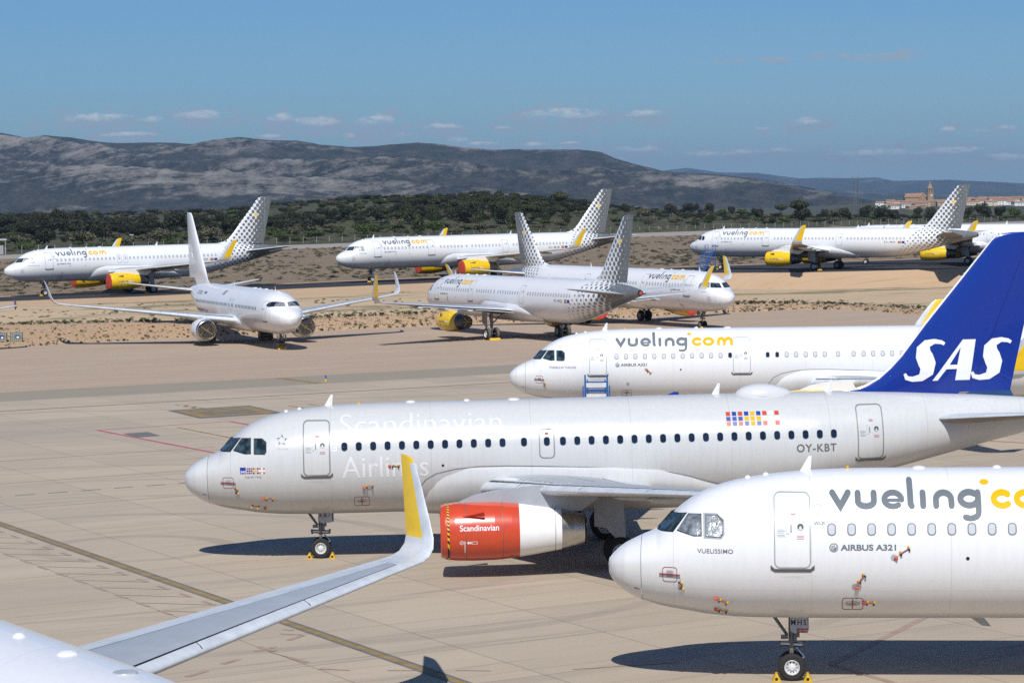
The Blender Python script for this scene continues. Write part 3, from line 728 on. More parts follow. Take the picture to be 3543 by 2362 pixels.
    # doors
    if t7: doors = [(3.45, 2.65, .95, 1.75, 'm'), (14.3, 3.35, .5, .95, 'e'), (15.3, 3.35, .5, .95, 'e'), (33.2, 2.85, .85, 1.7, 'm')]
    else:
        rd = Ln - 8.08; doors = [(5.085, 3.44, .92, 1.93, 'm'), (rd, 3.5, .92, 1.93, 'm')]
        if kind == '321': doors += [(13.19, 3.46, .92, 1.93, 'm'), (24.68, 3.52, .86, 1.62, 'm')]
        if kind == '320': doors += [(14.3, 3.88, .5, 1.0, 'e'), (15.15, 3.88, .5, 1.0, 'e')]
        if kind == '319': doors += [(13.63, 3.87, .5, 1.0, 'e')]
    sealm = 'doordark' if livery == 'sas' else 'doorline'; lw = .045 if livery == 'sas' or detail < 2 else .034
    for port in sides:
        for dx, dz, dw, dh, typ in doors:
            o = rrect(dx - dw / 2 - lw, dz - lw, dx + dw / 2 + lw, dz + dh + lw, .17); i = rrect(dx - dw / 2, dz, dx + dw / 2, dz + dh, .13)
            it = [(*ring2d(o, i), sealm, 0)]
            d = K(decal(h, it, 'cabin_door' if typ == 'm' else 'exit_door', port, .006, .25, .12, parent=root, flip=False))
            if typ == 'm':
                it = [([(dx + .22 + .085 * math.cos(R(a)), dz + 1.08 + .085 * math.sin(R(a))) for a in range(0, 360, 30)], [tuple(range(12))], 'black', 0),
                      (*ring2d([(dx + .22 + .10 * math.cos(R(a)), dz + 1.08 + .10 * math.sin(R(a))) for a in range(0, 360, 30)], [(dx + .22 + .08 * math.cos(R(a)), dz + 1.08 + .08 * math.sin(R(a))) for a in range(0, 360, 30)]), 'doorline', .002),
                      (*poly2([(dx + .20, dz + 1.1), (dx + .24, dz + 1.1), (dx + .27, dz + 1.0), (dx + .17, dz + 1.0)]), 'shade', .003)]
                decal(h, it, 'door_window', port, .008, .2, .12, parent=d, flip=False)
                it = [(*poly2([(dx - .045, dz + .93), (dx - .02, dz + .93), (dx - .02, dz + 1.13), (dx - .0325, dz + 1.17), (dx - .045, dz + 1.13)]), 'black', 0),
                      (*ring2d(rrect(dx - .16, dz + .88, dx - .08, dz + 1.22, .02), rrect(dx - .15, dz + .89, dx - .09, dz + 1.21, .02)), 'doorline', 0)]
                decal(h, it, 'door_handle', port, .008, .2, .12, parent=d, flip=False)
                if dx < 20 or kind in ('319',):
                    q = [(dx - dw / 2 - .13, dz + .06), (dx - dw / 2 - .13, dz - .06), (dx - dw / 2 - .02, dz - .13), (dx + dw / 2 + .02, dz - .13), (dx + dw / 2 + .13, dz - .06), (dx + dw / 2 + .13, dz + .06), (dx + dw / 2 + .02, dz - .045), (dx - dw / 2 - .02, dz - .045)]
                    decal(h, [(q, [(0, 1, 2, 7), (7, 2, 3, 6), (6, 3, 4, 5)], 'sill', 0)], 'door_sill', port, .02, .25, .12, parent=d, flip=False)
                if detail >= 2 and dx < 30:
                    ls = [(*poly2([(dx - .04, dz + 1.36), (dx + .1, dz + 1.36), (dx + .1, dz + 1.43), (dx - .04, dz + 1.43)]), 'tag', 0)]
                    v2, f2 = text2d('SALIDA\nEXIT' if livery == 'vue' else 'EXIT', height=.1 if livery == 'vue' else .05)
                    ls.append(([(a + dx - .02, b + dz + (1.345 if livery == 'vue' else 1.37)) for a, b in v2], f2, 'letter', .002))
                    decal(h, ls, 'exit_notice', port, .009, .2, .12, parent=d, flip=False); ls = []
                    for k2, (tx, ty, wd) in enumerate([(-.4, 1.0, .2), (-.4, .96, .22), (-.4, .92, .18), (-.4, .86, .2), (-.4, .82, .22)]):
                        ls.append((*poly2([(dx + tx, dz + ty), (dx + tx + wd, dz + ty), (dx + tx + wd, dz + ty + .012), (dx + tx, dz + ty + .012)]), 'doorline', 0))
                    decal(h, ls, 'opening_notice', port, .009, .2, .12, parent=d, flip=False); ls = []
                    for ty in (.84, .80, .76): ls.append((*poly2([(dx + .12, dz + ty), (dx + .32, dz + ty), (dx + .32, dz + ty + .01), (dx + .12, dz + ty + .01)]), 'orange', 0))
                    decal(h, ls, 'warning_notice', port, .009, .2, .12, parent=d, flip=False)
            else:
                decal(h, [(*poly2([(dx - .06, dz + dh - .17), (dx + .06, dz + dh - .17), (dx + .06, dz + dh - .1), (dx - .06, dz + dh - .1)]), 'tag', 0)], 'exit_sign', port, .008, .2, .12, parent=d, flip=False)
    # cabin windows
    P_ = .533; ws = []
    if kind == '321': ws = [6.14 + P_ * i for i in range(13)] + [14.65 + P_ * i for i in range(7)] + [18.6, 19.47] + [20.03 + P_ * i for i in range(8)] + [25.98 + P_ * i for i in range(17)]
    elif kind == '320': ws = [6.14 + P_ * i for i in range(15)] + [14.3, 15.15] + [15.75 + P_ * i for i in range(23)]
    elif kind == '319': ws = [6.12 + P_ * i for i in range(12)] + [12.78, 13.63] + [14.23 + P_ * i for i in range(20)]
    else: ws = [5.75 + .508 * i for i in range(15)] + [13.9 + .0, 14.35, 15.3] + [16.1 + .508 * i for i in range(26)]
    wz = 4.45 if not t7 else 3.72
    for port in sides:
        for i, x in enumerate(ws):
            pm = 'navy' if (windows == 'navy' or i in dark) else windows
            fm = 'frame' if windows != 'navy' else 'doorline'
            hw, hh = (.118, .165) if not t7 else (.115, .16)
            def mkwin():
                o, q = rrect(x - hw, wz - hh, x + hw, wz + hh, .1), rrect(x - hw + .032, wz - hh + .032, x + hw - .032, wz + hh - .032, .075)
                if windows == 'navy': q = rrect(x - hw + .008, wz - hh + .008, x + hw - .008, wz + hh - .008, .1)
                mb = MB(); v2, f2 = ring2d(o, q)
                mb.add([h.side(a, b, port, .007) for a, b in v2], f2, fm)
                mb.add([h.side(a, b, port, .005) for a, b in q], [tuple(range(len(q)))], pm)
                return mb.mesh('cabin_window', True, recalc=False, angle=30)
            K(link('cabin_window', shared(('win', kind, port, i, pm, fm), mkwin), root))
    # top fittings
    mb = MB()
    def blade(x, c, hgt, rake, z0, mat='radome', y=0):
        mb.add([(x, y, z0), (x + c * .5, y + .035, z0), (x + c, y, z0), (x + c * .5, y - .035, z0), (x + rake, y, z0 + hgt), (x + rake + c * .12, y + .008, z0 + hgt), (x + rake + c * .28, y, z0 + hgt), (x + rake + c * .12, y - .008, z0 + hgt)],
               [(0, 1, 5, 4), (1, 2, 6, 5), (2, 3, 7, 6), (3, 0, 4, 7), (4, 5, 6, 7)], mat)
    zt = h.ztop
    if sides: blade(5.33, .3, .44, .26, h.sec(5.4)[0] - .03); K(mb.obj('antenna', root))
    mb = MB(); blade(20.0 if kind != '321' else 26.5, .3, .44, .26, zt - .03); K(mb.obj('antenna', root))
    mb = MB()
    for x, r, z in ((3.9, .09, h.sec(3.9)[0]), (4.4, .09, h.sec(4.4)[0]), (8.6, .2, zt), (10.72, .13, zt), (12.5, .25, zt)):
        mb.lathe([(-.02, r), (.03, r * .85), (.06, r * .4), (.065, .001)], (x, 0, z), 'z', 'radome', 14)
    if sides: mb.lathe([(-.02, .04), (.07, .04), (.08, .001)], (6.65, .0, h.sec(6.65)[0]), 'z', 'ylogo', 10)
    if not sides: mb.lathe([(-.02, .22), (.02, .2), (.03, .001)], (6.5, -.1, h.sec(6.5)[0] - .01), 'z', 'ltgrey', 20)
    K(mb.obj('roof_fittings', root, True))
    if livery == 'sas':
        mb = MB(); n = 20; rows = []
        for u in np.linspace(0, 1, 17):
            x = 20.85 + 2.3 * u; k = math.sin(math.pi * u ** .85) ** .6 if 0 < u < 1 else 0; rows.append([(x, math.cos(math.pi * i / n) * (.62 * k + .01), 5.80 + math.sin(math.pi * i / n) * (.46 * k)) for i in range(n + 1)])
        for a, b in zip(rows, rows[1:]): mb.add(a + b, [(i, i + 1, n + 2 + i, n + 1 + i) for i in range(n)], 'sasrad')
        mb.uv = [(v[0], v[2]) for v in mb.v]; K(mb.obj('antenna_dome', root, True, merge=True))
        mb = MB(); blade(24.3, .3, .44, .26, zt - .03); K(mb.obj('antenna', root))
    # belly blade + lights
    mb = MB(); mb.prism([(9.9, -.02, 1.8), (10.3, -.02, 1.8), (10.55, -.02, 1.5), (10.3, -.02, 1.52)], (0, .04, 0), 'ltgrey'); K(mb.obj('belly_antenna', root))
    # gear
    if t7:
        gr = [gear(root, 'nose_gear', 4.0, 0, .2, .34, .2, 1.5, 1, h, main=False, wrap=True)] + [gear(root, 'main_gear', 19.6, -p * 2.86, .42, .56, .4, 2.2, p, h, wrap=True) for p in (1, -1)]
        mb = MB(); mb.box((3.75, -.38, 1.12), (.42, .04, .42), 'ltgrey'); mb.box((3.75, .38, 1.12), (.42, .04, .42), 'ltgrey'); mb.obj('gear_door', gr[0])
    else:
        gr = [gear(root, 'nose_gear', 5.07, 0, .25, .38, .21, 1.95, 1, h, main=False)] + [gear(root, 'main_gear', GM, -p * 3.8, .46, .58, .41, 2.75, p, h, dusty=dusty) for p in (1, -1)]
        mb = MB()
        mb.prism([(5.03, -.36, 1.85), (5.5, -.36, 1.85), (5.52, -.36, 1.45), (5.47, -.36, 1.36), (5.1, -.36, 1.36), (5.03, -.36, 1.42)], (0, .03, 0), 'ltgrey')
        gd = mb.obj('gear_door', gr[0])
        mb = MB(); mb.prism([(5.03, .33, 1.85), (5.55, .33, 1.85), (5.55, .33, 1.3), (5.03, .33, 1.36)], (0, .03, 0), 'gear'); mb.obj('gear_door', gr[0])
        if number:
            v2, f2 = text2d(number, height=.16, bold=.01, spacing=1.3, width=.42); mb = MB()
            mb.add([(5.05 + a, -.364, 1.57 + b) for a, b in v2], f2, 'black'); mb.obj('door_number', gd)
            if number == 'MHS':
                mb = MB(); mb.box((5.365, -.364, 1.42), (.3, .006, .11), 'tag'); v2, f2 = text2d('NO TOW', height=.045, bold=.01)
                mb.add([(5.26 + a, -.369, 1.40 + b) for a, b in v2], f2, 'letter'); mb.obj('tow_notice', gd)
        for p in (1, -1):
            yy = -p * 4.35
            mb = MB(); mb.prism([(GM - .95, yy, 2.62), (GM + .1, yy, 2.62), (GM + .2, yy, 1.08), (GM - .14, yy, 1.06), (GM - .55, yy, 1.5), (GM - .95, yy, 1.55)], (0, .035, 0), 'ltgrey'); mb.obj('gear_door', gr[1 if p == 1 else 2])
    # livery lettering
    for port in sides:
        f = 1 if port == 1 else -1
        if livery == 'vue':
            wm, wlen = wordmark(); k = 6.62 / wlen
            it = [([(a * k, b) for a, b in vs], fs, m, lf) for vs, fs, m, lf in wm]
            K(decal(h, it, 'airline_lettering', port, .007, .25, .06, 6.1 if f > 0 else 12.75, 4.96, root))
            v2, f2 = text2d('AIRBUS ' + modelname, height=.165, bold=.03, width=1.48)
            g_ = [(*ring2d([(.12 + .12 * math.cos(R(a)), .08 + .12 * math.sin(R(a))) for a in range(0, 360, 18)], [(.12 + .10 * math.cos(R(a)), .08 + .10 * math.sin(R(a))) for a in range(0, 360, 18)]), 'logo', 0)]
            for q in range(3): g_.append((*stroke2d(arc(.12 + .02 * q, .08 + .015 * q, .075 - .02 * q, .075 - .02 * q, 150 - 20 * q, 330 + 10 * q, 8), .02), 'logo', .001))
            K(decal(h, [([(a + .3, b) for a, b in v2], f2, 'logo', 0)] + g_, 'maker_lettering', port, .007, .3, .1, 6.07 if f > 0 else 7.95, 3.89, root))
            it = []
            v2, f2 = text2d('Wi-Fi', height=.1, bold=.02); it.append((v2, f2, 'logo', 0))
            for rr in (.06, .1, .14): it.append((*stroke2d(arc(.13, .17, rr, rr, 40, 140, 6), .016), 'logo', 0))
            it.append((*ring2d([(.12 + .14 * math.cos(R(a)) * (1 + .1 * math.sin(R(a * 3))), .44 + .1 * math.sin(R(a))) for a in range(0, 360, 24)], [(.12 + .125 * math.cos(R(a)) * (1 + .1 * math.sin(R(a * 3))), .44 + .087 * math.sin(R(a))) for a in range(0, 360, 24)]), 'doorline', 0))
            v2, f2 = text2d('avios', height=.05); it.append(([(a + .03, b + .42) for a, b in v2], f2, 'doorline', 0))
            K(decal(h, it, 'service_logos', port, .007, .2, .1, 5.66 if f > 0 else 5.95, 4.56, root))
            if slogan:
                v2, f2 = text2d(slogan, height=.115, bold=.006, width=.97 if len(slogan) < 12 else 1.5)
                x0 = 2.52 if len(slogan) < 12 else 2.35
                K(decal(h, [(v2, f2, 'logo' if len(slogan) <= 10 else 'frame', 0)], 'name_lettering', port, .012, .08, .06, x0 if f > 0 else x0 + 1.2, 3.80, root))
            if reg:
                v2, f2 = text2d(reg, height=.3, bold=.012, width=1.72, spacing=1.2); xr = Ln - 12.95
                it = [(v2, f2, 'reglet', 0)]
                if regflag:
                    for a0, cols in ((2.05, ('tag', 'ylogo', 'tag')), (2.6, ('bluelogo',) * 3)):
                        for q, m in enumerate(cols): it.append((*poly2([(a0, .1 * q), (a0 + .46, .1 * q), (a0 + .46, .1 * q + .1), (a0, .1 * q + .1)]), m, .001 * q))
                K(decal(h, it, 'registration', port, .007, .4, .12, xr if f > 0 else xr + 3.0, 3.78, root))
        if livery == 'sas' and port == 1:
            v2, f2 = text2d('Scandinavian', height=.74, bold=-.006, width=6.02)
            K(decal(h, [(v2, f2, 'silver', 0)], 'airline_lettering', 1, .007, .3, .06, 5.96, 4.84, root))
            v2, f2 = text2d('Airlines', height=.80, bold=.0, width=3.22)
            K(decal(h, [(v2, f2, 'faint', 0)], 'airline_lettering', 1, .007, .3, .08, 6.0, 3.28, root))
            v2, f2 = text2d('OY-KBT', height=.3, bold=.022, width=1.5, spacing=1.15)
            K(decal(h, [(v2, f2, 'reglet', 0)], 'registration', 1, .007, .4, .12, 22.94, 3.8, root))
            rows = ['rbrbybrwr', 'bbbyyywww', 'rbrbybrwr']; cm = dict(r='orange', b='bluelogo', y='ylogo', w='letter')
            for nm, x0, z0, cw, ch, s_ in (('tail_pattern', 20.37, 4.83, .228, .176, .16), ('nose_pattern', 2.47, 3.52, .078, .083, .06)):
                it = []
                for j, rw in enumerate(rows):
                    for i, c in enumerate(rw):
                        a, b = i * cw, (2 - j) * ch; it.append((*poly2([(a, b), (a + s_, b), (a + s_, b + s_ * .88), (a, b + s_ * .88)]), cm[c] if c != 'r' else 'red', 0))
                if nm == 'nose_pattern':
                    it.append((*poly2([(-.245, 0), (-.03, 0), (-.03, .235), (-.245, .235)]), 'bluelogo', 0))
                    v2, f2 = text2d('SAS', height=.09, bold=.02, shear=.3); it.append(([(a - .235, b + .03) for a, b in v2], f2, 'letter', .002))
                    v2, f2 = text2d('Ragnvald Viking', height=.09, width=.6); it.append(([(a - .06, b - .17) for a, b in v2], f2, 'doordark', 0))
                K(decal(h, it, nm, 1, .008, .3, .1, x0, z0, root))
            it = []
            for q in range(5):
                a = R(90 + 72 * q); cx, cy = .2 + .13 * math.cos(a), .2 + .13 * math.sin(a)
                t = [(cx + .085 * math.cos(a), cy + .085 * math.sin(a)), (cx + .075 * math.cos(a + 2.2), cy + .075 * math.sin(a + 2.2)), (cx, cy)]
                t2 = [(cx + .085 * math.cos(a), cy + .085 * math.sin(a)), (cx, cy), (cx + .075 * math.cos(a - 2.2), cy + .075 * math.sin(a - 2.2))]
                it += [(*poly2(t), 'doorline', 0), (*poly2(t2), 'black', 0)]
            v2, f2 = text2d('STAR ALLIANCE', height=.045, width=.42); it.append(([(a, b - .13) for a, b in v2], f2, 'doorline', 0))
            K(decal(h, it, 'alliance_emblem', 1, .008, .3, .1, 3.6, 4.53, root))
            it = [(*poly2([(0, 0), (.22, 0), (.22, .36), (0, .36)]), 'letter', -.002)]
            for q in range(3): it.append((*stroke2d(arc(.11, .24, .025 + .025 * q, .025 + .025 * q, 40, 140, 5), .01), 'bluelogo', 0))
            for q, tx in enumerate(['TRAVELERS', 'STREAM', 'JUST LIKE', 'AT HOME', 'SAS']):
                v2, f2 = text2d(tx, height=.028, bold=.02); it.append(([(a + .02, b + .2 - .045 * q) for a, b in v2], f2, 'bluelogo', 0))
            K(decal(h, it, 'service_logos', 1, .008, .3, .1, 5.61, 4.3, root))
            # fin lettering, both sides: variable-width S and a heavy A
            def Sshape(ox):
                sp = [(27.36, 6.50), (27.44, 6.33), (27.66, 6.28), (27.98, 6.33), (28.20, 6.55), (28.22, 6.85), (28.12, 7.15), (28.10, 7.42), (28.24, 7.62), (28.52, 7.70), (28.78, 7.66), (28.90, 7.59)]
                return [(a + ox, b) for a, b in sp], [.10, .16, .20, .28, .50, .66, .66, .50, .30, .18, .15, .12]
            fin_it = []
            for ox in (0, 2.58): p_, w_ = Sshape(ox); fin_it.append((*stroke2d(p_, [q * .98 for q in w_], caps=False), 'letter', 0))
            A = [(28.42, 6.2), (28.62, 6.2), (28.96, 6.63), (29.36, 6.63), (29.30, 6.2), (29.86, 6.2), (30.10, 7.74), (29.60, 7.74)]
            fin_it.append(([*A, (29.08, 6.79), (29.38, 6.79), (29.52, 7.45)], [(0, 1, 2, 8), (0, 8, 10, 7), (8, 2, 3, 9), (9, 3, 4, 5), (9, 5, 6, 10), (10, 6, 7)], 'letter', .001))
            LEd = {z: x for z, x in LE}
            def fmap(u, v, l, sgn=1):
                xl = Ln + interp(LE, v); c = Ln + TE(v) - xl; q = max(0, min(1, (u - xl) / c)); th_ = min(.1, .5 / c) if v > 6.6 else min(.1, .5 / c) * (.35 + .65 * max(0, (v - 5.5) / 1.1))
                t = airfoil([q], th_)[0]; yy = (t[1] if sgn < 0 else -t[2]) * c
                return (u, -sgn * (yy + l + .006), v)
            decal(h, fin_it, 'fin_lettering', 1, .006, .12, .1, parent=fin, mapf=lambda u, v, l: fmap(u, v, l, 1))
        if livery == 'white':
            v2, f2 = text2d('CS-TQU', height=.42, bold=.02, width=2.1); K(decal(h, [(v2, f2, 'reglet', 0)], 'registration', port, .007, .3, .1, 29.0 if f < 0 else 27, 4.3, root))
            v2, f2 = text2d('www.euroatlantic.pt', height=.42, bold=.01, width=6.6); K(decal(h, [(v2, f2, 'plane_blue', 0)], 'web_address', port, .007, .3, .1, 30.3 if f < 0 else 24, 2.65, root))
            it = [(*poly2([(0, 0), (.3, 0), (.42, .42), (.12, .42)]), 'sky_blue', 0), (*poly2([(.34, 0), (.5, 0), (.62, .42), (.46, .42)]), 'letter', 0), (*poly2([(.52, 0), (.8, 0), (.92, .42), (.64, .42)]), 'tag', 0)]
            K(decal(h, it, 'emblem', port, .007, .3, .1, 19.2 if f < 0 else 18, 4.55, root))
            v2, f2 = text2d('Atlantic', height=.3, bold=.01, shear=.3); K(decal(h, [(v2, f2, 'plane_blue', 0)], 'airline_lettering', port, .007, .3, .1, 26.3 if f < 0 else 25, 4.45, root))
    # nose markings: static port plate with its red bar, probe covers
    if not t7:
        for port in sides:
            it = [(*ring2d(rrect(1.555, 2.965, 1.96, 3.385, .08), rrect(1.57, 2.98, 1.945, 3.37, .07)), 'tag', 0), (*poly2(rrect(1.67, 3.1, 1.845, 3.29, .02)), 'ltgrey', .001)]
            K(decal(h, it, 'static_port', port, .008, .1, .1, parent=root, flip=False))
            it = [(*ring2d(rrect(6.42, 2.16, 6.99, 2.54, .07), rrect(6.435, 2.175, 6.975, 2.525, .06)), 'tag', 0), (*ring2d([(6.7 + .2 * math.cos(R(a)), 2.36 + .075 * math.sin(R(a))) for a in range(0, 360, 24)], [(6.7 + .14 * math.cos(R(a)), 2.36 + .045 * math.sin(R(a))) for a in range(0, 360, 24)]), 'ltgrey', 0), (*poly2([(6.69, 2.2), (6.715, 2.2), (6.715, 2.5), (6.69, 2.5)]), 'tag', .003), (*poly2([(6.6, 2.35), (6.8, 2.35), (6.8, 2.37), (6.6, 2.37)]), 'tag', .005)]
            K(decal(h, it, 'outflow_valve', port, .008, .1, .1, parent=root, flip=False))
            if detail >= 1:
                it = [([(9.75 + .05 * math.cos(R(a)), 3.67 + .05 * math.sin(R(a))) for a in range(0, 360, 30)], [tuple(range(12))], 'black', 0)]
                for cx, cz in (((7.79, 3.70), (6.76, 2.88)) if livery == 'vue' else ()): it.append(([(cx + .09 * math.cos(R(a)), cz + .09 * math.sin(R(a))) for a in range(0, 360, 30)], [tuple(range(12))], 'ltgrey', 0))
                it.append((*poly2([(.75, 2.70), (.9, 2.67), (.9, 2.69), (.75, 2.72)]), 'black', 0))
                K(decal(h, it, 'probe_plates', port, .007, .1, .1, parent=root, flip=False))
    for o in kids:
        if abs(pt) > 1e-5: o.rotation_euler = (0, pt, 0); o.location = (0, 0, pt * GM)
    root_m = Matrix.Translation((pos[0], pos[1], el)) @ Matrix.Rotation(th, 4, 'Z')
    return root, h, root_m, Matrix.Translation((0, 0, pt * GM)) @ Matrix.Rotation(pt, 4, 'Y')

def streamer(h, Mx, port, x, z, dx, dz, mat, label, bar=False, group='covers and streamers on probes', dark=False):
    """red probe cover with a warning streamer whose ends carry yellow and black tags"""
    mb = MB(); p = h.side(x, z, port, .03); q = h.side(x + dx * .35, z + dz * .35, port, .035); r = h.side(x + dx, z + dz, port, .035)
    if bar:
        a, b = h.side(x - .28, z + .01, port, .04), h.side(x + .28, z - .012, port, .04); mb.tube(a, b, .018, 'tag'); q = h.side(x + .29, z - .2, port, .035); mb.tube(b, q, .004, 'gear', n=4); r = h.side(x + .33, z - .42, port, .035)
    else:
        mb.tube(p, h.side(x + .1, z - .015, port, .06), .03, mat, .045, n=8); mb.tube(p, q, .004, 'gear', n=4)
    ip = lambda t: tuple(q[i] + (r[i] - q[i]) * t for i in range(3))
    mb.tube(q, r, .012, 'tag', n=6)
    d = (Vector(r) - Vector(q)).normalized(); pz = d.cross(Vector((0, 1, 0))).normalized()
    for t in (.12, .92):
        c = Vector(ip(t))
        for s_, m in ((1, 'ylogo'), (-1, 'black')):
            mb.tube(c + pz * .0 * s_, c + pz * .065 * s_ + d * .02 * s_, .02, m, .03, n=6)
    o = mb.obj('warning_streamer'); tag(o, label, 'warning streamer', group); o.matrix_world = Mx; return o

# ------------------------------------------------------------------ ground surfaces
DIR = 29.6                                       # bearing of the apron joints (deg from +X)
def ground_mat(name, kind):
    m, n, b = nt(name); ob = N(n, 'ShaderNodeTexCoord').outputs['Object']
    g = mapping(n, ob, rot=(0, 0, -R(DIR)))
    big = tex(n, g, .035, 4, .6); mid = tex(n, mapping(n, g, (.25, 1, 1)), .35, 6, .65); fine = tex(n, ob, 9, 6, .7); grit = tex(n, ob, 38, 3, .7)
    s = N(n, 'ShaderNodeSeparateXYZ'); L(n, g, s.inputs[0])
    b.inputs['Roughness'].default_value = .85; b.inputs['Specular IOR Level'].default_value = .25
    if kind == 'concrete':
        u, v = V(n, 'MULTIPLY', s.outputs[0], 1 / 5.0), V(n, 'MULTIPLY', s.outputs[1], 1 / 5.0)
        wn = N(n, 'ShaderNodeTexWhiteNoise'); wn.noise_dimensions = '2D'; cb = N(n, 'ShaderNodeCombineXYZ')
        L(n, V(n, 'FLOOR', u), cb.inputs[0]); L(n, V(n, 'FLOOR', v), cb.inputs[1]); L(n, cb.outputs[0], wn.inputs['Vector'])
        ju = V(n, 'ABSOLUTE', V(n, 'SUBTRACT', V(n, 'FRACT', u), .5)); jv = V(n, 'ABSOLUTE', V(n, 'SUBTRACT', V(n, 'FRACT', v), .5))
        j = V(n, 'GREATER_THAN', V(n, 'MAXIMUM', ju, jv), .4955)
        base = mixc(n, ramp(n, mid.outputs[0], [(.3, 0), (.7, 1)]), (.40, .325, .238), (.50, .415, .31))
        base = mixc(n, V(n, 'MULTIPLY', wn.outputs[0], .52), base, (.30, .25, .205))
        base = mixc(n, ramp(n, big.outputs[0], [(.35, 0), (.7, .55)]), base, (.55, .45, .33))
        # rubber: long faint dark strokes across the slabs
        tk = tex(n, mapping(n, g, (.045, 1.4, 1)), 1.0, 6, .72)
        base = mixc(n, ramp(n, tk.outputs[0], [(.55, 0), (.66, .45), (.74, .1)]), base, (.20, .175, .15))
        wv = N(n, 'ShaderNodeTexWave'); wv.wave_type = 'RINGS'; wv.rings_direction = 'Z'; wv.inputs['Scale'].default_value = .045; wv.inputs['Distortion'].default_value = 3.0; wv.inputs['Detail'].default_value = 2; wv.inputs['Detail Scale'].default_value = .6
        L(n, mapping(n, ob, loc=(15, -96, 0)), wv.inputs[0])
        base = mixc(n, V(n, 'MULTIPLY', ramp(n, wv.outputs[0], [(.965, 0), (.985, 1)]), V(n, 'MULTIPLY', ramp(n, big.outputs[0], [(.45, 0), (.6, 1)]), .3)), base, (.2, .17, .15))
        base = mixc(n, ramp(n, fine.outputs[0], [(.25, .3), (.5, 0)]), base, (.24, .20, .165))
        sp = tex(n, ob, 1.3, 5, .8)
        base = mixc(n, ramp(n, sp.outputs[0], [(.66, 0), (.76, .6)]), base, (.13, .115, .10))
        base = mixc(n, V(n, 'MULTIPLY', j, .6), base, (.13, .11, .095)); hgt = fine.outputs[0]
    elif kind == 'shoulder':
        base = mixc(n, fine.outputs[0], (.25, .215, .16), (.345, .30, .225)); base = mixc(n, ramp(n, mid.outputs[0], [(.4, 0), (.8, .5)]), base, (.32, .28, .22)); hgt = grit.outputs[0]
    elif kind == 'gravel':
        st = tex(n, mapping(n, g, (.10, 1, 1)), .55, 7, .7)
        base = mixc(n, ramp(n, fine.outputs[0], [(.3, 0), (.7, 1)]), (.32, .228, .155), (.53, .415, .31))
        base = mixc(n, ramp(n, st.outputs[0], [(.48, 0), (.72, .6)]), base, (.54, .45, .36))
        base = mixc(n, ramp(n, mid.outputs[0], [(.55, 0), (.8, .6)]), base, (.50, .33, .20))
        base = mixc(n, ramp(n, grit.outputs[0], [(.3, .3), (.5, 0)]), base, (.17, .11, .09)); hgt = grit.outputs[0]
    elif kind == 'asphalt':
        st = tex(n, mapping(n, g, (.05, 1, 1)), .8, 5, .6)
        base = mixc(n, fine.outputs[0], (.018, .018, .021), (.05, .048, .05)); base = mixc(n, ramp(n, st.outputs[0], [(.5, 0), (.75, .35)]), base, (.16, .135, .11)); hgt = grit.outputs[0]
    elif kind == 'road':
        base = mixc(n, fine.outputs[0], (.30, .26, .225), (.38, .335, .29)); hgt = grit.outputs[0]
    elif kind == 'sand':
        tr = tex(n, mapping(n, g, (.03, 2.2, 1)), 1.0, 4, .6)
        base = mixc(n, mid.outputs[0], (.45, .295, .17), (.55, .40, .255)); base = mixc(n, ramp(n, tr.outputs[0], [(.55, 0), (.68, .6)]), base, (.38, .23, .12)); hgt = fine.outputs[0]
        base = mixc(n, ramp(n, grit.outputs[0], [(.3, .3), (.5, 0)]), base, (.40, .26, .16))
    elif kind == 'sandfield':
        tr = tex(n, mapping(n, g, (.22, .75, 1)), .16, 9, .74)
        base = mixc(n, mid.outputs[0], (.46, .335, .20), (.56, .43, .28)); base = mixc(n, ramp(n, tr.outputs[0], [(.52, 0), (.60, .75)]), base, (.14, .125, .062)); hgt = fine.outputs[0]
        base = mixc(n, ramp(n, fine.outputs[0], [(.32, .6), (.45, 0)]), base, (.26, .20, .12))
    elif kind == 'rubble':
        vo = tex(n, ob, 4.5, typ='ShaderNodeTexVoronoi'); vo2 = tex(n, ob, 11, typ='ShaderNodeTexVoronoi')
        base = mixc(n, ramp(n, vo.outputs[0], [(.1, 0), (.55, 1)]), (.60, .44, .28), (.40, .26, .15)); base = mixc(n, ramp(n, vo2.outputs[0], [(.1, .7), (.35, 0)]), base, (.72, .60, .46))
        base = mixc(n, ramp(n, mid.outputs[0], [(.5, 0), (.7, .6)]), base, (.50, .30, .15)); hgt = vo.outputs[0]
    elif kind == 'scrubland':
        tr = tex(n, mapping(n, g, (.22, .8, 1)), .30, 8, .75); t2 = tex(n, ob, .9, 6, .7)
        base = mixc(n, t2.outputs[0], (.19, .135, .085), (.32, .24, .155)); base = mixc(n, ramp(n, tr.outputs[0], [(.5, 0), (.7, .75)]), base, (.42, .31, .20))
        t5 = tex(n, mapping(n, ob, (1.6, .5, 1)), 1.6, 8, .8)
        base = mixc(n, ramp(n, t5.outputs[0], [(.42, .8), (.53, 0)]), base, (.085, .075, .045)); hgt = t2.outputs[0]
    elif kind == 'woodfloor':
        t2 = tex(n, ob, .05, 6, .7); t3 = tex(n, ob, .5, 6, .7)
        base = mixc(n, ramp(n, t3.outputs[0], [(.4, 0), (.6, 1)]), (.035, .040, .018), (.10, .092, .048)); base = mixc(n, ramp(n, t2.outputs[0], [(.62, 0), (.68, .7)]), base, (.36, .25, .155)); hgt = t3.outputs[0]
    L(n, base, b.inputs['Base Color'])
    bump(n, b, hgt, .5 if kind in ('rubble', 'gravel', 'scrubland', 'sandfield') else .3, .12 if kind in ('rubble', 'scrubland') else .03)
    return m
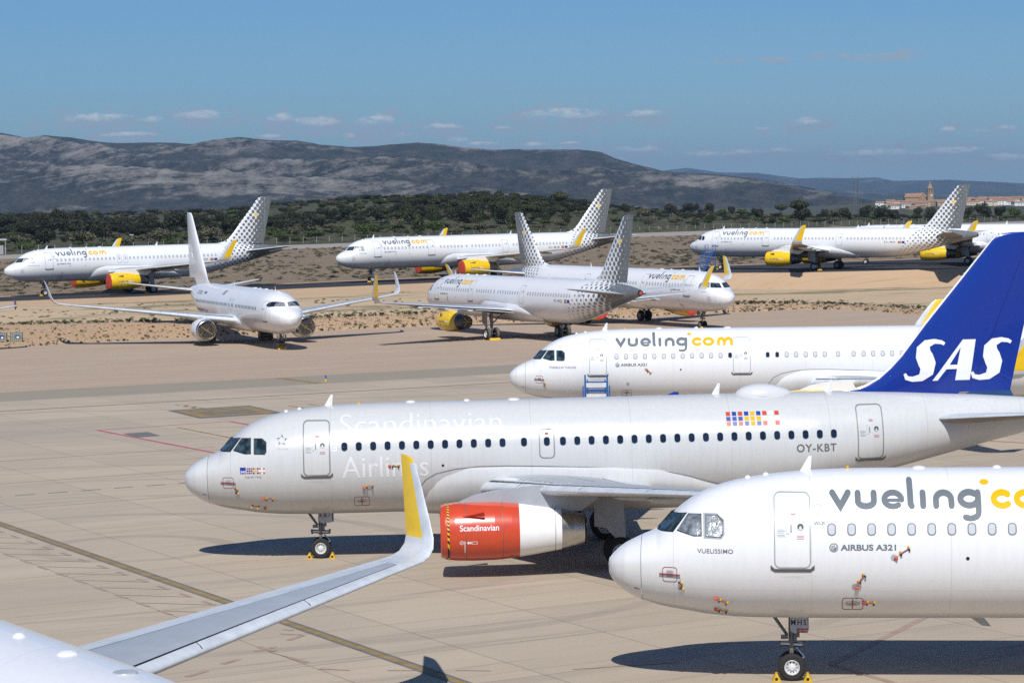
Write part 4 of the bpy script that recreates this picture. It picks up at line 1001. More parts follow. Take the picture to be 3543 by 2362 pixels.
for k in ('concrete', 'shoulder', 'gravel', 'asphalt', 'road', 'sand', 'sandfield', 'rubble', 'scrubland', 'woodfloor'): M[k] = ground_mat(k + '_surface', k)

XS = [-900, -600, -400, -260, -180, -130, -100] + list(np.arange(-85, 96, 2.5)) + [105, 120, 140, 180, 260, 400, 600, 900]
pl = lambda pts: (lambda x: (interp(pts, x) if pts[0][0] <= x <= pts[-1][0] else (pts[0][1] + (x - pts[0][0]) * pts_s0(pts) if x < pts[0][0] else pts[-1][1] + (x - pts[-1][0]) * pts_s1(pts))))
pts_s0 = lambda p: (p[1][1] - p[0][1]) / (p[1][0] - p[0][0])
pts_s1 = lambda p: (p[-1][1] - p[-2][1]) / (p[-1][0] - p[-2][0])
lin = lambda y0, k: (lambda x: y0 + k * x)
con = lambda *p: (lambda x: interp(list(p), x))
A0 = lin(190.6, .580); A1 = lin(200.1, .580)
B1 = pl([(-110, 176), (-48.6, 234.7), (-45.6, 237.4), (-32.6, 248), (-20.1, 256.9), (-7.7, 263.8), (6, 271.9), (22.7, 282.5), (33.7, 288.3), (39, 286.5), (43, 277), (45.2, 270.7), (50.2, 257), (58, 250), (70, 252), (100, 268)])
B2 = pl([(-110, 195), (-53, 255.5), (-33.8, 259.8), (-20.5, 262.6), (-7.8, 269.6), (8, 278), (23, 287.5), (33.7, 292), (41, 290), (47, 276), (56, 264), (72, 262), (100, 280)])
z2 = con((-60, 1.25), (-8, 1.15), (12, 1.05), (23, .95), (33, .7), (41, .35), (55, .3))
B3 = pl([(-130, 250), (-60, 289.5), (-51, 295), (-40.6, 299.5), (-23.5, 308), (-10.3, 319), (9.3, 336.5), (24.4, 345.5), (38.9, 340), (47.9, 341.8), (64.7, 347.5), (73, 352), (100, 366)])
BT = lambda x: B3(x) - interp([(-60, 9), (5, 9), (20, 7), (30, 6), (100, 7)], x)
zt_ = con((-60, 2.0), (0, 2.1), (12, 1.8), (26, .7), (45, .55))
B4 = pl([(-130, 266), (-62.6, 303.6), (-53.6, 311), (-43.2, 318), (-25.4, 328), (-9.8, 340), (26.3, 374), (55, 391.9), (65, 397.5), (85, 410.7), (130, 436)])
zs = con((-66, 2.29), (-46, 2.30), (-24, 2.72), (0, 2.73), (26, 2.67), (100, 2.68))
B5 = pl([(-200, 425), (-106.9, 518.8), (-43.6, 592), (48.7, 692.7), (158.2, 799.3)])
B6 = pl([(-200, 480), (-117.5, 560), (-50.8, 640), (54.1, 768.7), (176, 889.4)])
z5 = lambda x: 2.3
def zgeo(x, y):
    """ground height beyond the far road"""
    a = x / max(y, 1) * 57.3; d = y - 600
    rise = interp([(-12, .016), (-3, .017), (3, .012), (6, .004), (12, .0)], a)
    z = 2.3 + rise * min(max(0, d), 420)
    z += interp([(-7, 0), (-3.5, 1), (.8, 1), (3, 0)], a) * interp([(740, 0), (880, 4.6), (960, 5.2), (1200, 3)], y)
    if y > 1050: z -= min(1, (y - 1050) / 900) * (z + 16 - interp([(6, 0), (8, 0)], a))
    if y > 2200: z += interp([(6.5, 0), (8.5, 1), (14, 1)], a) * interp([(2500, 0), (2950, 12), (3300, 18), (3800, 6)], y)
    return z
def strip(name, ya, za, yb, zb, mat, ny=6, amp=0, sc=.2, kind='structure', skew=1.0):
    mb = MB(); rows = []
    for x in XS:
        a, b, c, d = ya(x), yb(x), za(x), zb(x); r = []
        for j in range(ny + 1):
            t = j / ny; yy = a + (b - a) * t; zz = c + (d - c) * (t ** skew)
            if amp and 0 < j < ny: zz += amp * noise.fractal(Vector((x * sc, yy * sc, 3)), 1, 2, 4)
            r.append((x, yy, zz))
        rows.append(r)
    for a, b in zip(rows, rows[1:]): mb.add(a + b, [(i, ny + 1 + i, ny + 2 + i, i + 1) for i in range(ny)], mat)
    o = mb.obj(name, None, True, recalc=False, merge=True, angle=None); tag(o, kind=kind); return o
zero = lambda x: 0.0
strip('apron', lambda x: -300, zero, A0, zero, 'concrete', 4)
strip('apron_shoulder', A0, zero, A1, zero, 'shoulder', 1)
strip('gravel_apron', A1, zero, B1, zero, 'gravel', 2)
strip('rubble_bank', B1, zero, B2, z2, 'rubble', 8, .16, .9, skew=.75)
strip('sandy_field', B2, z2, BT, zt_, 'sandfield', 14, .10, .12)
strip('sand_slope', BT, zt_, B3, zs, 'sand', 5, .04, .3)
strip('taxiway', B3, zs, B4, zs, 'asphalt', 2)
B4b = lambda x: B4(x) + 2.5
strip('sand_verge', B4, zs, B4b, zs, 'sand', 1)
strip('scrubland', B4b, zs, B5, z5, 'scrubland', 30, .25, .05)
strip('runway', B5, z5, B6, z5, 'road', 1)
# land beyond the runway
mb = MB(); rows = []
for i in range(101):
    a = R(-32 + .64 * i); r = []
    y0 = None
    for yy in np.arange(380, 1100, 2):
        if y0 is None and yy >= B6(math.tan(a) * yy): y0 = yy
    y0 = y0 or 1000
    for y in [y0] + list(y0 + np.array([10, 25, 50, 80, 120, 170, 230, 300, 400, 520, 700, 950, 1250, 1500, 1750, 2000, 2250, 2500, 3000, 3600, 4600, 6000, 9000, 16000, 30000])):
        x = math.tan(a) * y; z = zgeo(x, y) if y > y0 else 2.3
        if y > y0: z += interp([(0, 0), (60, 1)], y - y0) * .9 * noise.fractal(Vector((x * .02, y * .02, 1)), 1, 2, 3)
        r.append((x, y, z))
    rows.append(r)
nn = len(rows[0])
for a, b in zip(rows, rows[1:]): mb.add(a + b, [(i, nn + i, nn + 1 + i, i + 1) for i in range(nn - 1)], 'woodfloor')
tag(mb.obj('ground', None, True, recalc=False, angle=None), kind='structure')

# ------------------------------------------------------------------ painted markings
def sheet(name, polys, z=.004, dz=.0004):
    mb = MB()
    for k, (pts, m) in enumerate(polys): mb.add([(x, y, z + dz * k) for x, y in pts], [tuple(range(len(pts)))], m)
    return tag(mb.obj(name, None, recalc=False), kind='structure')
M['mk_yel'] = plain('worn_yellow_marking', (.32, .215, .075), .75, var=.35, scale=1.5)
M['mk_dk'] = plain('worn_dark_marking', (.17, .16, .15), .8, var=.3, scale=1.5)
M['mk_red'] = plain('worn_red_marking', (.42, .145, .13), .8, var=.25, scale=1.5)
M['mk_brown'] = plain('removed_marking', (.39, .275, .21), .85, var=.25, scale=1.5)
M['mk_white'] = plain('worn_white_marking', (.55, .5, .45), .8, var=.2, scale=1.5)
def line(a, b, w):
    a, b = Vector(a), Vector(b); d = (b - a).normalized(); nrm = Vector((-d.y, d.x)) * w / 2
    return [tuple(a + nrm), tuple(b + nrm), tuple(b - nrm), tuple(a - nrm)]
d1 = Vector((20.3, -36.1)).normalized()
pa, pb = Vector((-21.8, 104.5)) - d1 * 160, Vector((-1.5, 68.4)) + d1 * 120
sheet('taxi_line', [(line(pa, pb, .52), 'mk_dk'), (line(pa, pb, .24), 'mk_yel')])
e = Vector((math.cos(R(DIR)), math.sin(R(DIR)))); f_ = Vector((e.y, -e.x))
hz = []
for k in range(-16, 6):                             # two rows of scrubbed-off dashes joined by thin strokes beside the taxi line
    s_ = Vector((1.0, -1.75)) * k; a0 = Vector((-14.6, 90.3)) + s_; a1 = Vector((-14.1, 89.5)) + s_
    b0 = Vector((-16.8, 90.2)) + s_; b1 = Vector((-16.3, 89.4)) + s_
    hz += [(line(a0, a1, .14), 'mk_brown'), (line(b0, b1, .14), 'mk_brown'), (line(a1, b0, .06), 'mk_brown')]
for a, b in (((-7.83, 73.78), (-7.33, 74.5)), ((-7.81, 74.54), (-7.26, 73.73)), ((-8.61, 71.83), (-8.2, 72.59)), ((-9.4, 69.96), (-8.94, 70.8)), ((-6.73, 72.74), (-6.13, 71.86)), ((-7.02, 75.61), (-6.64, 76.42)), ((-7.33, 77.6), (-7.04, 77.31))): hz.append((line(a, b, .2), 'mk_brown'))
for a, b in (((-7.41, 73.64), (-6.73, 72.74)), ((-5.69, 70.86), (-4.8, 70.54)), ((-7.38, 76.74), (-6.64, 76.5)), ((-3.71, 70.45), (-2.78, 70.35)), ((-1.76, 70.3), (-.74, 70.16)), ((1.6, 70.2), (4.6, 71))): hz.append((line(a, b, .07), 'mk_brown'))
hz.append((line((-5.69, 70.86), (-5.4, 70.75), .2), 'mk_brown'))
sheet('scrubbed_markings', hz, .006, .00006)
br = []
for a, w in (((-24.9, 119.7), .16), ((-22.8, 109.4), .13), ((-27.0, 130.4), .12)):
    a = Vector(a); br.append((line(a - e * 150, a + e * 12, w), 'mk_brown'))
a = Vector((-23.5, 109.0)); br.append((line(a - e * 150, a + e * 12, .05), 'mk_white'))
for k in range(-6, 9): c = Vector((-20.4, 116.3)) + e * (k * 1.62); br.append((line(c, c + e * .95, .12), 'mk_dk'))
a = Vector((-33.6, 162.1)); br.append((line(a - e * 80, a + e * 120, .32), 'mk_brown')); br.append((line(a - e * 80, a + e * 120, .1), 'mk_yel'))
sheet('apron_lines', br, .006)
rd = [Vector(p) for p in ((-24.9, 147.6), (-17.5, 152.2), (-9, 137.6), (-15.9, 132.7))]
rl = []
for w, m in ((.62, 'mk_white'), (.42, 'mk_red')):
    rl += [(line(rd[0], rd[1], w * .7), m), (line(rd[0], rd[3] + (rd[3] - rd[0]) * .8, w), m), (line(rd[1], rd[2], w), m)]
for a, b in (((9.0, 70.35), (16.5, 84.8)), ((9.0, 70.35), (14.5, 59))): rl.append((line(a, b, .24), 'mk_brown'))
for a, b in (((32, 128), (20, 138)), ((24, 118), (48, 131))): rl.append((line(a, b, .3), 'mk_red'))
sheet('stand_lines', rl, .005)
yl = [(line((-17.9, 189.2), (-14.4, 183), .75), 'mk_yel'), (line((-20.2, 148.6), (-16.2, 141.5), .2), 'mk_yel'), (line((-14.8, 163.2), (-10.8, 156), .15), 'mk_yel'), (line((-13.6, 164.2), (-9.6, 157.1), .15), 'mk_yel')]
for k in range(5): c = Vector((-22.5, 165.2)) + d1 * (k * 1.35); yl += [(line(c, c + d1 * .6, .3), 'mk_yel'), (line(c + e * .35 + d1 * .65, c + e * .35 + d1 * 1.25, .3), 'mk_dk')]
sheet('yellow_lines', yl, .007)
# stand number board: 4.6 m wide, lettering 108 read from the taxi side
q0 = Vector((-22.5, 160.8)); ex = (Vector((-19.6, 154.5)) - q0); ey = (Vector((-17.5, 163.9)) - q0)
SQ = lambda u, v: tuple(q0 + ex * u + ey * v)
mbq = MB(); mbq.add([(*SQ(*p), .010) for p in ((0, 0), (1, 0), (1, 1), (0, 1))], [(0, 1, 2, 3)], 'mk_dk')
mbq.add([(*SQ(*p), .0125) for p in ((.1, .06), (.9, .06), (.9, .94), (.1, .94))], [(0, 1, 2, 3)], 'mk_yel')
v2, f2 = text2d('108', height=1, width=1, bold=.02)
mbq.add([(*SQ(.2 + .6 * a, .16 + .68 * b), .015) for a, b in v2], f2, 'mk_dk')
tag(mbq.obj('stand_number', None, recalc=False), kind='structure')
sq = MB(); sq.add([(x, y, .012) for x, y in ((-22.9, 145.0), (-21.6, 145.9), (-20.5, 143.4), (-21.8, 142.5))], [(0, 1, 2, 3)], 'mk_dk')
sq.obj('stand_number', None, recalc=False)['kind'] = 'structure'

# ------------------------------------------------------------------ plants and stones
def leafmat(name, a, b_):
    m, n, b = nt(name); oi = N(n, 'ShaderNodeObjectInfo'); ob = N(n, 'ShaderNodeTexCoord').outputs['Object']
    t = tex(n, ob, .9, 4, .7); t2 = tex(n, ob, 6, 2, .5)
    c = mixc(n, ramp(n, t.outputs[0], [(.35, 0), (.65, 1)]), a, b_)
    c = mixc(n, V(n, 'MULTIPLY', oi.outputs['Random'], .45), c, tuple(v * .55 for v in a)); c = mixc(n, ramp(n, t2.outputs[0], [(.4, .35), (.6, 0)]), c, tuple(v * .5 for v in a))
    L(n, c, b.inputs['Base Color']); b.inputs['Roughness'].default_value = .65; b.inputs['Specular IOR Level'].default_value = .25; return m
M['leaf_oak'] = leafmat('holm_oak_leaves', (.024, .028, .014), (.056, .057, .028))
M['leaf_pine'] = leafmat('pine_needles', (.038, .048, .017), (.088, .094, .036))
M['leaf_olive'] = leafmat('olive_leaves', (.095, .092, .05), (.175, .16, .095))
M['leaf_green'] = leafmat('fresh_leaves', (.055, .085, .018), (.11, .145, .038))
M['leaf_grey'] = leafmat('grey_twigs', (.12, .108, .085), (.20, .175, .14))
M['leaf_dry'] = leafmat('dry_scrub', (.10, .085, .05), (.22, .18, .11))
M['bark'] = plain('bark', (.12, .09, .065), .9, var=.4, scale=5)
M['stone'] = plain('limestone', (.42, .33, .23), .9, var=.4, scale=2)
M['timber'] = plain('weathered_timber', (.26, .20, .15), .85, var=.4, scale=6)
rng = np.random.default_rng(5)
def leaf_cloud(mb, lobes, nleaf, size, mat, flat=.0):
    tot = sum(l[3] ** 2 for l in lobes); vs = []; fs = []
    for cx, cy, cz, r, *sq in lobes:
        q = sq[0] if sq else .8; k = max(3, int(nleaf * r * r / tot))
        d = rng.normal(size=(k, 3)); d /= np.linalg.norm(d, axis=1)[:, None]
        rad = r * (.62 + .42 * rng.random(k) ** .6)
        p = d * rad[:, None] * np.array([1, 1, q]) + np.array([cx, cy, cz])
        for i in range(k):
            s_ = size * (.55 + .9 * rng.random()); u = rng.normal(size=3); u -= d[i] * u.dot(d[i]) * .55; u /= np.linalg.norm(u); w = np.cross(u, d[i] + .5 * rng.normal(size=3)); w /= np.linalg.norm(w) + 1e-6
            b0 = len(vs); c = p[i]
            vs += [tuple(c - u * s_ * .5), tuple(c + w * s_ * .42), tuple(c + u * s_ * .5), tuple(c - w * s_ * .38)]; fs.append((b0, b0 + 1, b0 + 2, b0 + 3))
    mb.add(vs, fs, mat)
def lobes_round(n, rx, rz, z0, seed, lump=.45):
    g = np.random.default_rng(seed); out = [(0, 0, z0, min(rx, rz) * .8, .9)]
    for i in range(n):
        a = 2 * math.pi * (i + .5 * g.random()) / n; rr = rx * (.45 + .35 * g.random()); out.append((rr * math.cos(a), rr * math.sin(a), z0 + rz * (g.random() * 1.2 - .5), rx * (lump - .12 + .22 * g.random()), .8))
    return out
TREES = {}
def tree_mesh(kind, var):
    k = (kind, var)
    if k in TREES: return TREES[k]
    seed = hash(kind) % 1000 if False else sum(map(ord, kind)) + var * 17
    g = np.random.default_rng(seed); cm, tm = MB(), MB()
    if kind in ('oak', 'olive', 'green'):
        H = 1.0; lb = lobes_round(9, .52, .26, .56, seed)
        leaf_cloud(cm, lb, 1100, .085, {'oak': 'leaf_oak', 'olive': 'leaf_olive', 'green': 'leaf_green'}[kind])
    elif kind == 'pine':
        lb = [(0, 0, .74, .3, .62)] + [(.3 * math.cos(a), .3 * math.sin(a), .70 + .08 * g.random(), .2, .6) for a in np.arange(0, 6.28, 1.05)]
        leaf_cloud(cm, lb, 1200, .075, 'leaf_pine')
    elif kind == 'cone':
        lb = [(0, 0, .3 + .6 * t, .30 * (1.05 - t) + .06, 1) for t in np.linspace(0, 1, 7)] + [(.12 * g.normal(), .12 * g.normal(), .3 + .3 * g.random(), .16, 1) for _ in range(4)]
        leaf_cloud(cm, lb, 1000, .075, 'leaf_pine')
    elif kind == 'bare':
        lb = lobes_round(7, .5, .26, .5, seed); leaf_cloud(cm, lb, 500, .06, 'leaf_grey')
    tm.tube((0, 0, -.05), (.01, .01, .36), .035, 'bark', .022, n=7)
    for i in range(5):
        a = i * 1.256 + g.random(); tm.tube((.01, .01, .26 + .03 * i), (.26 * math.cos(a), .26 * math.sin(a), .52 + .1 * g.random()), .016, 'bark', .006, n=5)
    TREES[k] = (cm.mesh('crown', False, recalc=False), tm.mesh('trunk', True)); return TREES[k]
def cam_x(px, y): return None
def plant(kind, var, x, y, hgt, wid, label, group, name='tree', cat='tree', z=None):
    cr, tr = tree_mesh(kind, var); o = empty(name, (x, y, (zgeo(x, y) if z is None else z) - .1), random.random() * 6.28); tag(o, label, cat, group)
    c = link('crown', cr, o); t = link('trunk', tr, o)
    for q in (c, t): q.scale = (wid, wid * (.85 + .3 * random.random()), hgt)
    return o

# (bearing tangent, top elevation tangent, angular width, kind) of each tree one can tell apart
TR = [(-0.20369, -0.0039, 0.00535, 'oak'), (-0.19837, -0.00487, 0.00535, 'oak'), (-0.18988, -0.00262, 0.00892, 'oak'), (-0.18106, -0.00157, 0.00833, 'oak'), (-0.17336, -0.00239, 
0.00833, 'oak'), (-0.16453, -0.00608, 0.01071, 'oak'), (-0.15795, -0.00405, 0.00535, 'olive'), (-0.15208, -0.00704, 0.00654, 'oak'), (-0.14607, -0.00422, 0.00833, 'oak'), 
(-0.13535, -0.00308, 0.01011, 'oak'), (-0.12529, -0.00489, 0.00714, 'oak'), (-0.11635, -0.00348, 0.00595, 'oak'), (-0.10802, -0.00289, 0.00595, 'oak'), (-0.08992, -0.00352, 
0.00892, 'oak'), (-0.0831, -0.00433, 0.00773, 'oak'), (-0.07619, -0.00058, 0.00333, 'pine'), (-0.07238, -0.00283, 0.00654, 'oak'), (-0.06671, -0.00179, 0.00654, 'oak'), (-0.06334, 
-0.00243, 0.00476, 'oak'), (-0.06006, -0.00159, 0.00476, 'pine'), (0.01989, 0.00244, 0.00982, 'pine'), (0.02935, -0.00067, 0.00446, 'oak'), (0.03466, -0.00389, 0.00535, 'oak'), 
(0.04643, -0.00282, 0.00506, 'oak'), (0.05366, -0.00447, 0.00654, 'olive'), (0.06497, -0.00298, 0.00595, 'oak'), (0.0715, -0.00296, 0.00535, 'oak'), (-0.03723, -0.0043, 0.01071, 
'cone'), (0.00022, -0.00249, 0.00833, 'cone'), (-0.05209, -0.00468, 0.00654, 'green'), (0.07456, -0.0032, 0.00397, 'oak'), (0.08033, -0.00301, 0.00453, 'oak'), (0.08529, -0.00534, 
0.00453, 'green'), (0.08926, -0.00438, 0.0034, 'oak'), (0.09349, -0.00546, 0.0051, 'green'), (0.09972, -0.00533, 0.00567, 'oak'), (0.10907, -0.00389, 0.00623, 'pine'), (0.11644, 
-0.0023, 0.01077, 'pine'), (0.11754, -0.00582, 0.0085, 'oak'), (0.12687, -0.00618, 0.0034, 'oak'), (0.13055, -0.00613, 0.00453, 'olive'), (0.13508, -0.0058, 0.00567, 'oak'), 
(0.14357, -0.00508, 0.00623, 'oak'), (0.14895, -0.00493, 0.0068, 'oak'), (0.15431, -0.00671, 0.00623, 'oak'), (0.16451, -0.00584, 0.00425, 'oak'), (0.1696, -0.00603, 0.00453, 
'oak'), (0.17469, -0.00667, 0.00453, 'olive'), (0.18487, -0.00626, 0.0051, 'oak'), (0.19065, -0.00476, 0.00737, 'oak'), (0.19732, -0.0061, 0.00623, 'oak'), (0.20327, -0.00619, 
0.00623, 'green'), (0.08074, -0.00753, 0.0051, 'oak'), (0.10563, -0.00903, 0.0034, 'oak'), (0.12486, -0.00988, 0.00567, 'oak'), (0.13053, -0.0094, 0.0051, 'olive'), (-0.19972, 
-0.01078, 0.00892, 'olive'), (-0.18779, -0.00918, 0.00892, 'oak'), (-0.17234, -0.00941, 0.0119, 'olive'), (-0.15517, -0.01204, 0.00892, 'olive'), (-0.14144, -0.00928, 0.0119, 
'olive'), (-0.12121, -0.00839, 0.0119, 'olive'), (-0.08735, -0.0089, 0.00892, 'olive'), (-0.07848, -0.0114, 0.01011, 'green'), (-0.06954, -0.00976, 0.00595, 'green'), (-0.09276, 
-0.01179, 0.00714, 'green'), (-0.0587, -0.00873, 0.0119, 'green'), (-0.0462, -0.00714, 0.00714, 'olive'), (-0.03077, -0.00855, 0.00952, 'green'), (-0.02069, -0.00989, 0.00773, 
'olive'), (-0.01236, -0.00942, 0.00892, 'olive'), (-0.00347, -0.01074, 0.00833, 'bare'), (0.0114, -0.01037, 0.00833, 'olive'), (0.02033, -0.00872, 0.00773, 'olive'), (0.056, 
-0.00747, 0.01071, 'bare'), (0.06669, -0.00823, 0.00714, 'olive'), (0.07959, -0.00921, 0.0051, 'green'), (0.09036, -0.00711, 0.0051, 'olive'), (0.11016, -0.00797, 0.0051, 
'green'), (0.10278, -0.01069, 0.00453, 'oak'), (0.13564, -0.00722, 0.00453, 'olive')]
CAMZ = 13.465
REG = [(-.165, 'above the front of the leftmost dotted-tail airliner'), (-.115, 'above the wing of the leftmost dotted-tail airliner'), (-.085, 'beside the leftmost dotted fin'), (-.05, 'between the leftmost dotted fin and the middle back-row nose'), (-.001, 'above the front of the middle back-row airliner'), (.03, 'left of the middle back-row fin'), (.076, 'right of the middle back-row fin'), (.112, 'above the cabin of the right back-row airliner'), (.147, 'round the lattice pylon'), (.176, 'in front of the church town'), (.3, 'right of the rightmost dotted fin')]
ORD = ['leftmost', 'second', 'third', 'fourth', 'fifth', 'sixth', 'seventh', 'eighth', 'ninth', 'tenth', 'eleventh', 'twelfth', 'thirteenth', 'fourteenth']
KN = dict(oak='dark green evergreen oak', olive='grey-green olive bush', green='fresh green bushy tree', pine='round-topped dark pine', cone='tall bushy pine', bare='grey leafless thicket')
TR.sort(); cnt = {}; tot = {}
def reg(a): return next(r for lim, r in REG if a < lim)
for a, t, w, k in TR: tot[(reg(a), k, t > -.007)] = tot.get((reg(a), k, t > -.007), 0) + 1
for i, (a, t, w, k) in enumerate(TR):
    best = None
    for y in np.arange(560, 960, 8.):
        x = a * y
        if y < B6(x) + 12: continue
        hh = CAMZ + t * y - zgeo(x, y); want = {'oak': 1.05, 'olive': .75, 'green': .8, 'pine': 1.0, 'cone': 1.2, 'bare': .6}[k] * w * y
        sc = abs(hh - want) + (5 if hh < 1.2 else 0) + abs(w * y - 7) * .25
        if best is None or sc < best[0]: best = (sc, x, y, hh)
    if not best: continue
    _, x, y, hh = best; hh = max(1.5, hh); key = (reg(a), k, t > -.007); c = cnt[key] = cnt.get(key, 0) + 1
    row = 'tall ' if t > -.007 else 'low '; nm = ('' if tot[key] == 1 else ORD[c - 1] + ' ') + row + KN[k]
    if tot[key] == 1: nm = 'single ' + nm
    plant('pine' if k == 'pine' else k, i % 3, x, y, hh / .93, w * y / 1.25, nm + ' ' + key[0], 'trees and bushes beyond the runway', {'oak': 'oak_tree', 'olive': 'olive_bush', 'green': 'leafy_tree', 'pine': 'pine_tree', 'cone': 'pine_tree', 'bare': 'bare_bush'}[k], 'bush' if k in ('olive', 'bare') else 'tree')
def mass(name, label, cat, items, kind='stuff'):
    """items: (mesh, x, y, z, scale xy, scale z): one object made of many plants nobody could count"""
    co, fc, mi, mats, off = [], [], [], [], 0
    arr = {}
    for me, x, y, z, sx, sz in items:
        if me.name not in arr:
            v = np.empty(len(me.vertices) * 3, np.float32); me.vertices.foreach_get('co', v); q = np.empty(len(me.loops), np.int32); me.loops.foreach_get('vertex_index', q); arr[me.name] = (v.reshape(-1, 3), q.reshape(-1, 4))
        v, q = arr[me.name]; a = rng.random() * 6.28; c, s = math.cos(a), math.sin(a)
        p = np.stack([(v[:, 0] * c - v[:, 1] * s) * sx + x, (v[:, 0] * s + v[:, 1] * c) * sx + y, v[:, 2] * sz + z], 1)
        co.append(p); fc.append(q + off); off += len(p); m = me.materials[0]
        if m not in mats: mats.append(m)
        mi.append(np.full(len(q), mats.index(m)))
    co, fc, mi = np.concatenate(co), np.concatenate(fc), np.concatenate(mi)
    me = bpy.data.meshes.new(name); me.vertices.add(len(co)); me.vertices.foreach_set('co', co.ravel()); me.loops.add(fc.size); me.loops.foreach_set('vertex_index', fc.ravel().astype(np.int32))
    me.polygons.add(len(fc)); me.polygons.foreach_set('loop_start', np.arange(0, fc.size, 4, dtype=np.int32)); me.polygons.foreach_set('material_index', mi.astype(np.int32))
    for m in mats: me.materials.append(m)
    me.update(); me.validate(); o = link(name, me); tag(o, label, cat, kind=kind); return o
def small(mat, n, size, seed, tall=1.0):
    mb = MB(); leaf_cloud(mb, lobes_round(4, .55, .3, .3, seed, .5), n, size, mat); return mb.mesh('clump', recalc=False)
SM = {k: [small(k, 90, .2, s) for s in (1, 2)] for k in ('leaf_oak', 'leaf_olive', 'leaf_dry', 'leaf_green', 'leaf_grey', 'leaf_pine')}
# pine wood on the rise in the middle
it = []
for _ in range(330):
    a = rng.uniform(-.068, .034); y = rng.uniform(760, 1010); x = a * y
    top = interp([(-.068, -.0035), (-.062, -.0012), (-.050, .0006), (-.042, .0026), (-.028, .0030), (-.012, .0036), (-.003, .0038), (.006, .0018), (.018, .0004), (.026, -.001), (.034, -.004)], a)
    z0 = zgeo(x, y); zt = CAMZ + (top - .0035 * rng.random() ** 1.5) * y * 1.0 - max(0, (900 - y)) * .018; hh = min(11, max(3.5, zt - z0))
    me = tree_mesh(['cone', 'oak', 'cone', 'pine'][int(rng.integers(4))], int(rng.integers(3)))[0]
    it.append((me, x, y, zt - hh, hh * .8, hh))
mass('pine_wood', 'dense dark pine wood covering the low rise behind the middle airliners', 'woodland', it)
it = []
for _ in range(240):
    a = rng.uniform(-.34, -.068); y = rng.uniform(690, 900); x = a * y; z0 = zgeo(x, y); zt = CAMZ - (.0042 + .0045 * rng.random() + .003 * (noise.noise(Vector((a * 60, 0, 0))) + .2)) * y
    hh = min(8.5, max(3.2, zt - z0)); it.append((tree_mesh('oak', int(rng.integers(3)))[0], x, y, zt - hh, hh * rng.uniform(1.0, 1.5), hh))
mass('oak_wood', 'dark evergreen oak wood crowding the ground behind the leftmost airliner', 'woodland', it)
it = []
for _ in range(3000):                                     # garrigue between the named trees
    a = rng.uniform(-.33, .30); y0 = 560
    y = 560 + 560 * rng.random() ** .9; x = a * y
    if y < B6(x) + 8: continue
    if -.005 < a < .2 and y < B6(x) + 60 and rng.random() < .6: continue
    k = rng.choice(['oak', 'olive', 'green', 'bare', 'cone'], p=[.12, .45, .25, .12, .06] if y < B6(x) + 90 else [.55, .22, .08, .05, .10]); hh = rng.uniform(1.0, 2.7 if a < .03 else 2.4)
    it.append((tree_mesh(k, int(rng.integers(3)))[0], x, y, zgeo(x, y) - hh * .22, hh * rng.uniform(1.2, 1.9), hh * 1.05))
mass('garrigue', 'mixed evergreen scrub filling the ground between the trees beyond the runway', 'shrubland', it)
it = []
for _ in range(5200):                                     # low scrub on the brown field
    x = rng.uniform(-105, 115); t = rng.random() ** 1.15; ya, yb = B4b(x) + 4, B5(x) - 4; y = ya + (yb - ya) * t
    if abs(x / y) > .23: continue
    if noise.noise(Vector((x * .045, y * .03, 5))) + .5 < rng.random() * .6: continue
    k = rng.choice(['leaf_dry', 'leaf_olive', 'leaf_grey', 'leaf_oak', 'leaf_green'], p=[.42, .2, .18, .15, .05]); s_ = rng.uniform(.25, 1.0)
    z = zs(x) + (2.3 - zs(x)) * (y - B4b(x)) / (B5(x) - B4b(x))
    it.append((SM[k][int(rng.integers(2))], x, y, z - .1 * s_, s_ * 1.2, s_ * .75))
mass('field_scrub', 'low dry scrub bushes dotted over the brown field', 'scrub', it)
it = []
for _ in range(2600):                                     # weeds on the sandy field and bank crest
    x = rng.uniform(-75, 62); u = rng.random()
    t = u if rng.random() < .5 else rng.random() ** 3 * .35
    if x > 24 and t > .25: continue
    ya, yb = B2(x) - 1.0, BT(x); y = ya + (yb - ya) * t
    dens = noise.noise(Vector((x * .09, y * .16, 9)))
    if dens < -.02 and t > .12: continue
    z = z2(x) + (zt_(x) - z2(x)) * max(0, (y - B2(x))) / (BT(x) - B2(x))
    k = rng.choice(['leaf_olive', 'leaf_oak', 'leaf_dry', 'leaf_green']); s_ = rng.uniform(.10, .38)
    it.append((SM[k][int(rng.integers(2))], x, y, z - .02, s_ * 1.3, s_ * (1.3 if t < .1 else .7)))
for _ in range(700):
    x = rng.uniform(-75, 55); t = rng.random() ** 2.2; y = B1(x) + (B2(x) - B1(x)) * t; s_ = rng.uniform(.08, .35)
    it.append((SM[rng.choice(['leaf_olive', 'leaf_oak'])][0], x, y, z2(x) * t ** .75, s_, s_ * 1.2))
mass('weeds', 'sparse weeds along the rubble bank and sandy ground', 'weeds', it)
sb = MB(); g = np.random.default_rng(3)
for _ in range(5200):
    x = g.uniform(-80, 56); t = g.random(); y = B1(x) + (B2(x) - B1(x)) * t; r = .035 + .17 * g.random() ** 5
    z = z2(x) * t ** .75 + .1; c = Vector((x, y, z)); vs = []
    for dx, dy, dz in ((1, 0, 0), (-1, 0, 0), (0, 1, 0), (0, -1, 0), (0, 0, 1), (0, 0, -1)): vs.append((x + dx * r * g.uniform(.7, 1.4), y + dy * r * g.uniform(.7, 1.4), z + dz * r * g.uniform(.5, 1)))
    sb.add(vs, [(0, 2, 4), (2, 1, 4), (1, 3, 4), (3, 0, 4), (2, 0, 5), (1, 2, 5), (3, 1, 5), (0, 3, 5)], 'stone')
